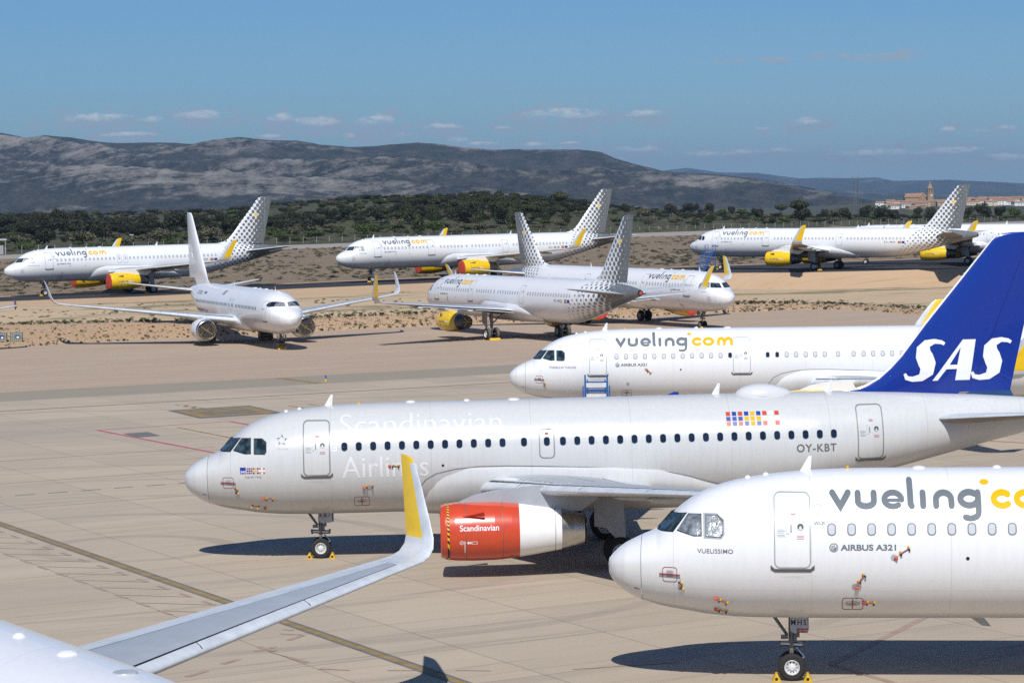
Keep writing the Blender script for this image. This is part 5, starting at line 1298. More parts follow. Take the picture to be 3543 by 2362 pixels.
tag(sb.obj('rubble', None, recalc=False), 'pale broken stones scattered over the rubble bank', 'stones', kind='stuff')
for (x, y, l, rz, tilt, lab) in ((35.2, 289.6, 2.3, 1.15, .5, 'leftmost weathered plank leaning steeply on the rubble bank'), (37.4, 289.2, 3.4, .55, .3, 'middle weathered plank of three, slanting up the rubble bank'), (40.6, 287.6, 3.1, .35, .16, 'rightmost weathered plank lying low on the rubble bank')):
    mb = MB(); mb.box((0, 0, 0), (l, .22, .09), 'timber'); o = mb.obj('timber_plank'); o.location = (x, y, .45); o.rotation_euler = (0, -tilt, rz * .5); tag(o, lab, 'plank', 'planks on the rubble bank')

# ------------------------------------------------------------------ fence, lamp, pylon, poles
M['fence'] = plain('galvanised_post', (.30, .30, .29), .6)
M['mesh'] = plain('chain_link_wire', (.22, .22, .20), .6)
fe = empty('boundary_fence', (0, 0, 0)); tag(fe, 'long thin wire fence on grey posts along the far side of the runway', 'fence')
fp = [(x, B6(x) + 5) for x in np.arange(-128, 178, 3.1)][:99]
pm = MB(); pm.box((0, 0, .85), (.11, .11, 1.7), 'fence'); pm.box((.06, 0, 1.8), (.12, .1, .28), 'fence', rot=Matrix.Rotation(.6, 3, 'Y')); pme = pm.mesh('post')
wb = MB()
for (x, y), (x2, y2) in zip(fp, fp[1:]):
    for z in (.4, .9, 1.3, 1.65): wb.tube((x, y, 2.3 + z), (x2, y2, 2.3 + z), .010, 'mesh', n=4, caps=False)
wb.obj('wire', fe)
for x, y in fp: o = link('post', pme, fe); o.location = (x, y, 2.3)
def lamp(a, t, y, z0, h_, label):
    mb = MB(); o = empty('lamp_post', (a * y, y, z0)); tag(o, label, 'lamp post')
    mb.tube((0, 0, 0), (0, 0, h_), .14, 'fence', .08); mb.obj('pole', o); mb = MB(); mb.box((-.3, 0, h_ + .05), (1.1, .4, .25), 'ltgrey'); mb.obj('lamp_head', o)
lamp(-.1522, 0, 640, 2.3, 3.1, 'small grey lamp post rising behind the leftmost airliner cabin')
cb = empty('equipment_cabin', (-.2052 * 560, 560, 2.3)); tag(cb, 'small grey equipment mast with a box at the left edge beyond the runway', 'equipment mast')
mb = MB(); mb.box((0, 0, 1.2), (1.0, 1.0, 2.0), 'fence'); mb.obj('cabinet', cb); mb = MB(); mb.tube((.9, 0, 0), (.9, 0, 3.6), .1, 'fence'); mb.box((.4, 0, 3.5), (1.6, .5, .4), 'ltgrey'); mb.obj('mast', cb)
M['steel'] = plain('pylon_steel', (.16, .17, .18), .6, .3)
py_ = 1700.; pyx = .1393 * py_; pz0 = CAMZ - .0085 * py_ - 1; H = (.00688 + .0085) * py_ + 1
pyl = empty('lattice_pylon', (pyx, py_, pz0)); tag(pyl, 'tall steel lattice pylon with V-shaped arms standing before the hills', 'electricity pylon')
mb = MB(); hw = lambda z: 1.9 - .75 * min(1, z / (H * .86))
lv = list(np.linspace(0, H * .86, 13))
for sx in (-1, 1):
    for sy in (-1, 1):
        for a, b in zip(lv, lv[1:]): mb.tube((sx * hw(a), sy * hw(a), a), (sx * hw(b), sy * hw(b), b), .13, 'steel', n=4, caps=False)
for a, b in zip(lv, lv[1:]):
    for s_ in (-1, 1):
        for q in (-1, 1):
            mb.tube((-q * hw(a), s_ * hw(a), a), (q * hw(b), s_ * hw(b), b), .08, 'steel', n=4, caps=False); mb.tube((s_ * hw(a), -q * hw(a), a), (s_ * hw(b), q * hw(b), b), .08, 'steel', n=4, caps=False)
mb.obj('tower', pyl)
mb = MB()
for s_ in (-1, 1):
    for yy in (-.4, .4): mb.tube((s_ * .2, yy, H * .86), (s_ * 2.4, yy, H), .1, 'steel', n=4); mb.tube((s_ * 1.1, yy, H * .86), (s_ * 2.4, yy, H), .1, 'steel', n=4)
mb.tube((-1.6, 0, H * .94), (1.6, 0, H * .94), .09, 'steel', n=4); mb.obj('crossarm', pyl)
for i, (a, t, lab) in enumerate(((.13697, -.0033, 'thin pole just left of the lattice pylon'), (.14156, -.0031, 'thin pole just right of the lattice pylon'))):
    mb = MB(); y = 1500.; mb.tube((a * y, y, CAMZ - .011 * y), (a * y, y, CAMZ + t * y), .2, 'steel', .14, n=6); tag(mb.obj('utility_pole'), lab, 'pole')

# ------------------------------------------------------------------ village with church
M['church'] = plain('church_sandstone', (.36, .24, .145), .9, var=.2, scale=.4)
M['tile'] = plain('clay_roof_tiles', (.37, .20, .12), .85, var=.3, scale=.8)
M['tile2'] = plain('faded_roof_tiles', (.36, .23, .15), .85, var=.3, scale=.8)
M['wash'] = plain('whitewash', (.78, .77, .74), .8, var=.1, scale=.5)
M['ochre'] = plain('ochre_render', (.46, .34, .22), .85, var=.2, scale=.5)
M['brownw'] = plain('bare_masonry', (.34, .26, .19), .9, var=.25, scale=.5)
M['cream'] = plain('cream_render', (.60, .53, .37), .85, var=.15, scale=.5)
M['dkwin'] = plain('dark_opening', (.03, .03, .035), .4)
def bl(y, a, t): return a * y, CAMZ + t * y
TY = 3000.
def houses():
    g = np.random.default_rng(11); out = []; pale = (18, 20, 24, 27, 31, 34)
    spec = [(.1494, -.0038, 9, 'wash', 'tile2'), (.1520, -.0041, 12, 'ochre', 'tile2'), (.1535, -.0031, 9, 'cream', 'tile'), (.1556, -.0035, 10, 'wash', 'tile'), (.1565, -.0045, 15, 'brownw', 'tile2'), (.1545, -.0052, 9, 'wash', 'tile2'), (.1590, -.0036, 12, 'ochre', 'tile'),
            (.1603, -.0046, 10, 'wash', 'tile2'), (.1618, -.0033, 13, 'wash', 'tile2'), (.1622, -.0056, 12, 'ochre', 'tile2'), (.1640, -.0040, 14, 'brownw', 'tile'), (.1650, -.0052, 10, 'brownw', 'tile2'), (.1668, -.0038, 11, 'ochre', 'tile'), (.1685, -.0032, 8, 'wash', 'tile2'), (.1703, -.0032, 14, 'wash', 'wash'), (.1722, -.0034, 14, 'brownw', 'tile2'), (.1738, -.0040, 10, 'ochre', 'tile'), (.1751, -.0034, 9, 'brownw', 'tile2'),
            (.1790, -.0030, 12, 'ochre', 'tile'), (.1812, -.0030, 15, 'brownw', 'tile2'), (.1828, -.0036, 12, 'wash', 'tile'), (.1846, -.0026, 13, 'wash', 'tile'), (.1862, -.0029, 12, 'wash', 'tile2'), (.1866, -.0040, 14, 'cream', 'tile'), (.1886, -.0031, 12, 'ochre', 'tile'), (.1901, -.0025, 10, 'ochre', 'tile2'), (.1908, -.0038, 12, 'wash', 'tile'), (.1925, -.0027, 14, 'brownw', 'tile'), (.1936, -.0040, 12, 'cream', 'tile2'), (.1945, -.0030, 11, 'wash', 'tile'), (.1963, -.0026, 14, 'cream', 'tile2'), (.1972, -.0037, 14, 'brownw', 'tile'), (.1990, -.0029, 13, 'ochre', 'tile'), (.2003, -.0041, 15, 'wash', 'tile'), (.2014, -.0027, 12, 'brownw', 'tile2'), (.2030, -.0033, 14, 'wash', 'tile'), (.2048, -.0026, 14, 'ochre', 'tile'), (.2055, -.0045, 16, 'wash', 'tile2')]
    cn = {'wash': 'whitewashed', 'ochre': 'ochre', 'brownw': 'brown masonry', 'cream': 'cream'}; rn = {'tile': 'orange tiled roof', 'tile2': 'faded tiled roof', 'wash': 'flat roof'}
    seen = {}
    for i, (a, t, w, wm, rm) in enumerate(spec):
        if i in pale: wm = 'wash'
        y = TY - 60 + 120 * (t + .0045) / .002 + g.uniform(-15, 15); x, zt = bl(y, a, t); zt += .5; hh = 6.5 + 3 * g.random(); w *= 1.15; z0 = min(zt - hh - 1.6, zgeo(x, y) + 30); d = 9 + 3 * g.random()
        o = empty('village_house', (x, y, zt - hh - 1.6), g.uniform(-.5, .5)); side = 'left of the church' if a < .1588 else ('below the church' if a < .1765 else 'right of the tall dotted fin')
        key = (cn[wm], rn[rm], side); seen[key] = seen.get(key, 0) + 1; o['_k'] = str(key); out.append((o, key, seen[key]))
        mb = MB(); mb.box((0, 0, hh / 2 - 6), (w, d, hh + 12), wm); wo = mb.obj('wall', o)
        mb = MB()
        if rm == 'wash': mb.box((0, 0, hh + .2), (w + .3, d + .3, .4), 'wash')
        else:
            r = 1.7; e_ = .4; mb.add([(-w / 2 - e_, -d / 2 - e_, hh), (w / 2 + e_, -d / 2 - e_, hh), (w / 2 + e_, d / 2 + e_, hh), (-w / 2 - e_, d / 2 + e_, hh), (-w / 2 - e_, 0, hh + r), (w / 2 + e_, 0, hh + r)], [(0, 1, 5, 4), (2, 3, 4, 5), (0, 4, 3), (1, 2, 5)], rm)
        mb.obj('roof', o)
        for q in range(int(w // 3.5)):
            for lv_ in (1.6, 4.4):
                if g.random() < .75: mb = MB(); mb.box((-w / 2 + 1.8 + q * 3.4, -d / 2 - .02, lv_ + hh - 6.2), (1.0, .1, 1.3), 'dkwin'); mb.obj('window', o)
    for o, key, k in out:
        n_ = seen[key]; pre = '' if n_ == 1 else ORD[k - 1] + ' '
        tag(o, '%s%s village house with %s %s' % (pre, key[0], key[1], key[2]), 'house', 'houses of the village'); del o['_k']
houses()
ch = empty('church', (*(lambda p: (p[0], TY + 30, 0))(bl(TY + 30, .1632, 0)),), 0); tag(ch, 'brown stone church nave with orange tiled gable roof above the village', 'church')
cx = .1632 * (TY + 30); ze = CAMZ - .00215 * (TY + 30); zr = CAMZ - .0006 * (TY + 30); W2 = .0046 * TY
mb = MB(); mb.box((-1.5, 6, (ze - 14) / 1 + 4), (W2 * 2 - 6, 15, 24), 'church'); 
mb.prism([(W2 - 9, -3, ze - 12), (W2 + 1.5, 2, ze - 12), (W2 + 1.5, 2, ze - 1), (W2 - 3.6, -.6, zr + 1.2), (W2 - 9, -3, ze)], (2, 14, 0), 'church'); mb.obj('wall', ch)
mb = MB(); mb.add([(-W2, -2.2, ze), (W2 - 8, -2.2, ze), (W2 - 3, 5, zr + .6), (-W2 + 3, 5, zr)], [(0, 1, 2, 3)], 'tile'); mb.add([(W2 - 8, -2.2, ze), (W2 + 4, 5, ze), (W2 - 3, 5.5, zr + .6)], [(0, 1, 2)], 'tile'); mb.obj('roof', ch)
tw = empty('church_tower', (.16926 * (TY + 20), TY + 20, 0)); tag(tw, 'tall brown stone bell tower with stepped octagonal spire beside the church', 'bell tower')
TZ = lambda t: CAMZ + t * (TY + 20); hw_ = .00142 * TY / 2 * 1.7
mb = MB(); mb.box((0, 0, (TZ(-.00038) + TZ(-.006)) / 2), (hw_ * 1.9, hw_ * 1.9, TZ(-.00038) - TZ(-.006)), 'church'); mb.box((0, 0, TZ(-.0004)), (hw_ * 2.1, hw_ * 2.1, .7), 'church'); mb.box((0, 0, (TZ(.0013) + TZ(-.00038)) / 2), (hw_ * 1.8, hw_ * 1.8, TZ(.0013) - TZ(-.00038)), 'church'); mb.box((0, 0, TZ(.00135)), (hw_ * 2.15, hw_ * 2.15, .9), 'church'); mb.obj('shaft', tw)
for q in (-.45, .45): mb = MB(); mb.box((q * hw_, -hw_ * .91, TZ(.0004)), (hw_ * .32, .2, 3.4), 'dkwin'); mb.obj('belfry_opening', tw)
mb = MB(); mb.lathe([(0, .95), (.1, .001)], (hw_ * .3, -hw_ * .97, TZ(-.0014)), 'y', 'wash', 12); mb.obj('clock_face', tw)
mb = MB(); mb.lathe([(TZ(.00135), hw_ * .98), (TZ(.0019), hw_ * .86), (TZ(.0021), hw_ * .66), (TZ(.0026), hw_ * .52), (TZ(.0028), hw_ * .38), (TZ(.0035), hw_ * .30), (TZ(.0037), hw_ * .22), (TZ(.0042), .14), (TZ(.00495), .08)], (0, 0, 0), 'z', 'church', 8); mb.box((0, 0, TZ(.0046)), (1.1, .12, .2), 'steel'); mb.obj('spire', tw)

# ------------------------------------------------------------------ mountains
def rockmat(name, veg, veg2, rock, cut, zs_):
    m, n, b = nt(name); ob = N(n, 'ShaderNodeTexCoord').outputs['Object']
    at = N(n, 'ShaderNodeAttribute'); at.attribute_name = 'ridge'; rdg = at.outputs['Fac']
    wp = tex(n, mapping(n, ob, (.0009 * zs_,) * 3), 1.0, 3, .5); f = tex(n, mapping(n, ob, (zs_, .4 * zs_, 2.0 * zs_)), .02, 9, .78); big = tex(n, mapping(n, ob, (.0011 * zs_, .0011 * zs_, .0035 * zs_)), 1.2, 5, .6)
    sx = N(n, 'ShaderNodeSeparateXYZ'); L(n, ob, sx.inputs[0])
    h_ = V(n, 'ADD', V(n, 'MULTIPLY', sx.outputs[2], .055 * zs_), V(n, 'ADD', V(n, 'MULTIPLY', sx.outputs[0], -.0075 * zs_), V(n, 'MULTIPLY', wp.outputs[0], 22)))
    cbx = N(n, 'ShaderNodeCombineXYZ'); L(n, h_, cbx.inputs[0]); L(n, V(n, 'MULTIPLY', sx.outputs[0], .0035 * zs_), cbx.inputs[1])
    st = tex(n, cbx.outputs[0], .9, 6, .7)                      # strata: thin beds dipping across the slope
    mk = V(n, 'ADD', V(n, 'MULTIPLY', rdg, .34), V(n, 'ADD', V(n, 'MULTIPLY', st.outputs[0], .42), V(n, 'ADD', V(n, 'MULTIPLY', f.outputs[0], .42), V(n, 'MULTIPLY', big.outputs[0], .36))))
    c = mixc(n, ramp(n, f.outputs[0], [(.40, 0), (.60, 1)]), veg, veg2)
    L(n, mixc(n, ramp(n, mk, [(cut - .03, 0), (cut + .05, .55), (cut + .14, .95)]), c, rock), b.inputs['Base Color']); b.inputs['Roughness'].default_value = .95; b.inputs['Specular IOR Level'].default_value = .1
    bump(n, b, f.outputs[0], 1, 16); return m
M['mountain'] = rockmat('limestone_mountain', (.023, .026, .022), (.075, .069, .056), (.36, .32, .28), .885, 1)
M['farhill'] = rockmat('far_mountain', (.030, .040, .042), (.06, .068, .066), (.24, .225, .215), .90, .5)
R1 = [(-16, 1.5), (-14, 1.8), (-12.5, 1.72), (-11.561, 1.69), (-10.985, 1.566), (-10.597, 1.622), (-10.016, 1.557), (-9.141, 1.449), (-8.357, 1.43), (-7.669, 1.412), (-7.276, 1.368), (-6.78, 1.442), (-6.185, 1.464), (-5.69, 1.418), (-5.293, 1.373), (-4.895, 1.378), (-4.298, 1.281), (-3.7, 1.233), (-2.699, 1.279), (-2.098, 1.291), (-1.597, 1.244), (-1.097, 1.156), (-.396, 1.096), (.608, 1.081), (1.611, 1.086), (2.111, 1.018), (2.41, .874), (2.809, .737), (3.508, .566), (3.907, .49), (4.506, .471), (5.303, .389), (6.296, .204), (7.285, -.001), (8.27, -.194), (9.25, -.387), (11, -.7), (20, -1)]
R2 = [(-4, -.3), (0, -.2), (2.302, .214), (2.706, .459), (3.438, .558), (4.128, .622), (4.806, .506), (5.672, .483), (6.198, .405), (6.693, .337), (7.139, .35), (7.662, .332), (8.411, .345), (8.783, .254), (9.303, .256), (10.035, .264), (10.773, .223), (11.701, .159), (12.354, .11), (14, .3), (18, .2)]
R3 = [(0, -.5), (3, -.3), (5.297, -.12), (6.294, -.0), (7.285, .075), (8.271, .01), (8.86, -.02), (9.643, -.1), (11.7, -.22), (16, -.3)]
def range_(name, prof, yf, yr, a0, a1, na, nv, amp, mat, sc):
    mb = MB(); rows = []; rd = []
    for i in range(na):
        az = a0 + (a1 - a0) * i / (na - 1); tz = math.tan(R(az)); hr = yr * math.tan(R(interp(prof, az))) + CAMZ; r = []
        for j in range(nv + 4):
            v = j / (nv - 1); y = yf + (yr - yf) * v; x = tz * y; vv = min(v, 2 - v); u = (y - yr) / sc
            w1 = noise.noise(Vector((x / sc * .6, u * .6, 4.2))); w2_ = noise.noise(Vector((x / sc * .6, u * .6, 9.1)))
            q = x / sc * .62 + .42 * u + .9 * w1
            r1 = 1 - abs(2 * noise.noise(Vector((q, u * .28 + .5 * w2_, 1.3)))); r2 = 1 - abs(2 * noise.noise(Vector((q * 2.7 + .6 * u, u * .9, 6.6)))); r3 = 1 - abs(2 * noise.noise(Vector((q * 6.5 + 1.2 * u, u * 2.6, 2.2))))
            rg = r1 * .55 + r2 * .28 + r3 * .17
            k = max(0, vv) ** 1.7; ev = min(1, vv * 2.5) * min(1, (1 - vv) * 4.5 + .08)
            fr_ = noise.fractal(Vector((x / sc * 7, u * 7, 0)), .8, 2.2, 4)
            z = -30 + (hr + 30) * k + amp * ev * (rg - .55) * 2 + amp * .10 * (ev + .15) * fr_
            if v < 1: z = min(z, CAMZ + y * math.tan(R(interp(prof, az))) - (1 - v) * 3 + amp * .02 * fr_)
            r.append((x, y, z)); rd.append(rg)
        rows.append(r)
    nn = nv + 4; vs = [p for r in rows for p in r]
    mb.add(vs, [(a * nn + i, (a + 1) * nn + i, (a + 1) * nn + i + 1, a * nn + i + 1) for a in range(na - 1) for i in range(nn - 1)], mat)
    me = mb.mesh(name, True, recalc=False, angle=None); at = me.attributes.new('ridge', 'FLOAT', 'POINT'); at.data.foreach_set('value', np.array(rd, np.float32))
    return tag(link(name, me), kind='structure')
range_('mountains', R1, 3900, 7200, -20, 11, 760, 200, 95, 'mountain', 1050)
range_('hills', R3, 8000, 10500, 0, 16, 240, 50, 30, 'farhill', 1500)
range_('far_mountains', R2, 12500, 17000, -4, 18, 340, 70, 90, 'farhill', 2400)
# farmhouses on the left ridge
for a, dx, lab in ((-10.42, 0, 'tiny white farmhouse on the left mountain ridge, left one'), (-10.22, 0, 'tiny white farmhouse on the left mountain ridge, right one')):
    y = 7000.; x = math.tan(R(a)) * y; z = CAMZ + y * math.tan(R(interp(R1, a))) - 13
    o = empty('farmhouse', (x, y, z)); tag(o, lab, 'farmhouse', 'farmhouses on the ridge'); mb = MB(); mb.box((0, -30, -1), (9, 8, 6), 'ochre'); mb.obj('wall', o); mb = MB(); mb.box((0, -30, 2.5), (10, 9, 1.2), 'tile'); mb.obj('roof', o)

# ------------------------------------------------------------------ the aircraft
D = math.radians
PT = dict(MHS=-.0012, SAS=-.0083, MID=.0007, MJR=.0032, MFD=-.0052, MLM=-.0027, MQL=-.0029, MR2=-.0037)
near = build_airliner('321', (2.607, 68.828), -.095, PT['MHS'], 0, 'vue', 'nearest white airliner with big grey and yellow lettering, cut off at the right edge', 2, slogan='VUELISSIMO', number='MHS', covers='none')
sas = build_airliner('319', (-12.411, 93.127), .034, PT['SAS'], 0, 'sas', 'silver-white airliner with blue fin and orange-red engine in the foreground', 2, number='KBT', covers='none', windows='navy', cockpit='glass', eng='sas', fence=True)
mid = build_airliner('321', (-.194, 141.681), -.034, PT['MID'], 0, 'vue', 'white airliner with blue steps at its door, behind the blue-finned one', 2, slogan='POSSIBLE BY VUELING', covers='none', cockpit='glass', dark=(12, 13, 14))
mjr = build_airliner('321', (26.295, 362.864), -.569, PT['MJR'], 2.67, 'vue', 'white dotted-tail airliner with blue stairs on the raised taxiway at right', 1, reg='EC-MJR', covers='red', cockpit='glass')
mfd = build_airliner('320', (-61.913, 303.079), .555, PT['MFD'], 2.29, 'vue', 'leftmost dotted-tail airliner with red engine covers on the raised taxiway', 1, slogan='Vueling my best dream', reg='EC-MFP', covers='red', modelname='A320')
mlm = build_airliner('321', (-22.643, 322.149), .556, PT['MLM'], 2.74, 'vue', 'middle back-row dotted-tail airliner with red engine covers', 1, slogan='TO KYMA', reg='EC-MLM', covers='red')
mql = build_airliner('321', (-8.06, 257.533), -1.12, PT['MQL'], 0, 'vue', 'dotted-tail airliner seen from behind with its tail cone towards the camera', 1, reg='EC-MQL', covers='red', dusty=True)
mr2 = build_airliner('321', (21.861, 246.796), 2.085, PT['MR2'], 0, 'vue', 'dotted-tail airliner facing right behind the one seen from the rear', 1, sides=(-1,), slogan='JUEGATERAPIA', covers='red')
bh = build_airliner('321', (49.3, 378.13), -.4518, 0, 2.68, 'vue', 'farthest right white airliner, partly hidden behind the dotted tail', 0, covers='red')
t7 = build_airliner('738', (-19.667, 222.382), R(111.086), 0, 0, 'white', 'plain white airliner with tall winglets, nose towards the camera', 1, sides=(-1,), covers='tarp', windows='navy', wl='plain')
fg = build_airliner('321', (-2.862, 34.349), R(123.358), 0, 0, 'vue', 'foreground airliner at bottom left showing its roof and yellow-tipped wing', 0, sides=(), covers='none')
off_th = R(111); lx, ly = 21.4, 17.0
tx, ty = -46.5, 232.5
ox = tx - lx * math.cos(off_th) - ly * math.sin(off_th); oy = ty - lx * math.sin(off_th) + ly * math.cos(off_th)
off = build_airliner('320', (ox, oy), off_th, 0, 0, 'white', 'airliner beyond the left edge with only its purple-tipped wing in view', 0, sides=(), covers='tarp', fence=True)

# streamers and covers hung on the two nearest noses
def hang(ship, specs):
    root, h, m4, p4 = ship
    for s in specs: streamer(h, m4 @ p4, *s)
hang(near, [(1, 1.76, 3.19, 0, 0, 'tag', 'red bar and streamer over the static port of the nearest airliner', True),
            (1, 7.79, 3.70, .42, .26, 'orange', 'red probe cover with streamer below the maker lettering of the nearest airliner'),
            (1, 6.76, 2.88, .25, .36, 'orange', 'red probe cover with upright streamer low on the nearest airliner'),
            (1, 6.95, 2.42, .35, -.03, 'tag', 'streamer beside the round outflow valve of the nearest airliner'),
            (1, 2.96, 2.53, .36, -.16, 'orange', 'upper orange pitot cover and streamer under the nearest cockpit'),
            (1, 2.95, 2.18, .36, -.08, 'orange', 'lower orange pitot cover and streamer under the nearest cockpit')])
hang(sas, [(1, 1.76, 3.19, 0, 0, 'tag', 'red bar and streamer over the static port of the blue-finned airliner', True),
           (1, 2.98, 2.56, .45, -.03, 'orange', 'upper orange pitot cover and streamer under the blue-finned airliner cockpit'),
           (1, 3.02, 2.18, -.45, .08, 'orange', 'lower orange pitot cover and streamer under the blue-finned airliner cockpit'),
           (1, 7.72, 3.72, .42, -.03, 'orange', 'red probe cover and streamer beside the white lettering of the blue-finned airliner'),
           (1, 6.74, 2.92, .4, .05, 'orange', 'red probe cover and streamer low behind the blue-finned airliner nose door')])
hang(mid, [(1, 1.76, 3.19, 0, 0, 'tag', 'red bar and streamer over the static port of the airliner with blue steps', True),
           (1, 7.79, 3.70, .28, -.2, 'orange', 'red probe cover and streamer under the maker lettering of the airliner with blue steps')])
hang(mql, [(1, 7.79, 3.70, .1, -.4, 'orange', 'red streamer on the side of the airliner seen from behind')])
# chocks
for ship, xs, y, nm in ((near, (-.43, .43), -.25, 'nearest airliner'), (sas, (-.43, .43), -.25, 'blue-finned airliner'), (mfd, (-.5, .45), -.3, 'leftmost dotted-tail airliner'), (mlm, (-.42, .43), -.3, 'middle back-row airliner'), (mjr, (-.45,), -.3, 'right back-row airliner'), (mr2, (-.42, .42), .2, 'right-facing airliner'), (mql, (), 0, '')):
    for dx in xs: chock(5.07 + dx, y, .42 if ship in (near, sas) else .7, 'yellow chock %s the nose wheel of the %s' % ('in front of' if dx < 0 else 'behind', nm), 'wheel chocks', ship[2])
for ship, nm in ((mql, 'airliner seen from behind'), (mfd, 'leftmost dotted-tail airliner'), (mjr, 'right back-row airliner')):
    for dx in (-.64, .64): chock(ship[1].GM + dx, -3.8, 1.1, 'yellow chock %s the near main wheels of the %s' % ('in front of' if dx < 0 else 'behind', nm), 'wheel chocks', ship[2])
for dx, w_ in ((-.48, .7),): chock(4 + dx, 0, .8, 'yellow chock at the taped nose wheel of the plain white airliner', 'wheel chocks', t7[2])

# ------------------------------------------------------------------ boarding steps
def place(o, ship, x, port, z=0, rz=0): o.matrix_world = ship[2] @ Matrix.Translation((x, -port, z)) @ Matrix.Rotation(rz, 4, 'Z')
st = empty('boarding_steps'); tag(st, 'blue tubular boarding stairs at the door of the right back-row airliner', 'boarding stairs', 'blue boarding steps')
B_ = 'plane_blue'; mb = MB(); hw = .62                     # local: -y away from hull (port), x along hull
y0, y1, zt = 2.35, 5.6, 2.62
def yz(t): return (-(y0 + .9 + (y1 - y0 - .9) * t), zt * (1 - t))
def stairs(parent, hw, y0, y1, zt, steps, rails):
    a = -(y0 + .9); b = -y1
    fr = MB()
    for s_ in (-1, 1):
        fr.tube((s_ * hw, a, zt), (s_ * hw, b, .15), .05, B_); fr.tube((s_ * hw, -y0, zt), (s_ * hw, a, zt), .05, B_); fr.tube((s_ * hw, a, zt), (s_ * hw, a, .12), .05, B_); fr.tube((s_ * hw, -y0 - .1, zt), (s_ * hw, -y0 - .1, .12), .05, B_)
        fr.tube((s_ * hw, -y0 - .1, .2), (s_ * hw, b, .2), .05, B_); fr.tube((s_ * hw, -y0 - .1, .2), (s_ * hw, a, zt), .035, B_); fr.tube((s_ * hw, a, .2), (s_ * hw, (a + b) / 2, zt / 2), .035, B_)
    for y_, z_ in ((-y0 - .1, .2), (a, .2), (b, .2), (a, zt * .5), (-y0 - .1, zt * .6)): fr.tube((-hw, y_, z_), (hw, y_, z_), .04, B_)
    fr.tube((-hw, a, .2), (hw, a, zt), .03, B_); fr.tube((hw, a, .2), (-hw, a, zt), .03, B_); fr.obj('frame', parent)
    pf = MB(); pf.box((0, (a - y0) / 2, zt + .02), (hw * 2, a * -1 - y0, .05), 'ltgrey'); pf.obj('platform', parent)
    for i in range(steps):
        t = (i + .6) / steps; s_ = MB(); s_.box((0, a + (b - a) * t, zt * (1 - t)), (hw * 2, .24, .04), 'ltgrey'); s_.box((0, a + (b - a) * t - .1, zt * (1 - t) - .05), (hw * 2, .04, .08), B_); s_.obj('tread', parent)
    for s_ in (-1, 1):
        r = MB()
        for q in (.5, 1.0): r.tube((s_ * hw, -y0, zt + q), (s_ * hw, a, zt + q), .03, B_); r.tube((s_ * hw, a, zt + q), (s_ * hw, b, .15 + q), .03, B_)
        for y_, z_ in ((-y0, zt), (a, zt), ((a + b) / 2, zt / 2), (b, .15)): r.tube((s_ * hw, y_, z_), (s_ * hw, y_, z_ + 1.0), .03, B_)
        r.obj('handrail', parent)
    for s_ in (-1, 1):
        for y_ in (-y0 - .2, b + .2): w_ = MB(); w_.lathe([(-.06, .05), (-.06, .12), (.06, .12), (.06, .05)], (s_ * hw, y_, .12), 'x', 'rubber', 14); w_.obj('wheel', parent)
stairs(st, .62, 2.2, 5.4, 2.62, 9, 1); place(st, mjr, 4.75, 0, 0)
st2 = empty('boarding_steps'); tag(st2, 'blue steps with white plates at the door of the airliner behind the blue fin', 'boarding stairs', 'blue boarding steps')
fr = MB()
for s_ in (-1, 1):
    fr.box((s_ * .62, -2.6, 1.75), (.09, .09, 3.5), B_); fr.box((s_ * .5, -2.25, 1.6), (.06, .06, 3.2), B_); fr.box((s_ * .74, -2.75, 2.45), (.07, .1, .85), B_)
    fr.tube((s_ * .62, -2.6, 1.9), (s_ * .62, -5.2, .2), .05, B_); fr.tube((s_ * .62, -2.3, .3), (s_ * .62, -5.2, .2), .05, B_)
for z_ in (3.08, 2.78, 2.6, 2.05, 1.2, .4): fr.box((0, -2.62, z_), (1.2, .06, .07 if z_ != 2.6 else .14), B_)
for x_ in (-.25, .25, 0): fr.box((x_, -2.62, 1.6), (.05, .05, .8), B_)
fr.obj('frame', st2)
for z_, h_ in ((2.91, .26), (2.33, .18)): p_ = MB(); p_.box((0, -2.66, z_), (1.1, .02, h_), 'wingwhite'); p_.obj('plate', st2)
for i in range(7): s_ = MB(); s_.box((0, -2.8 - i * .34, 1.8 - i * .24), (1.2, .26, .04), 'wingwhite'); s_.obj('tread', st2)
place(st2, mid, 4.98, 0, 0)

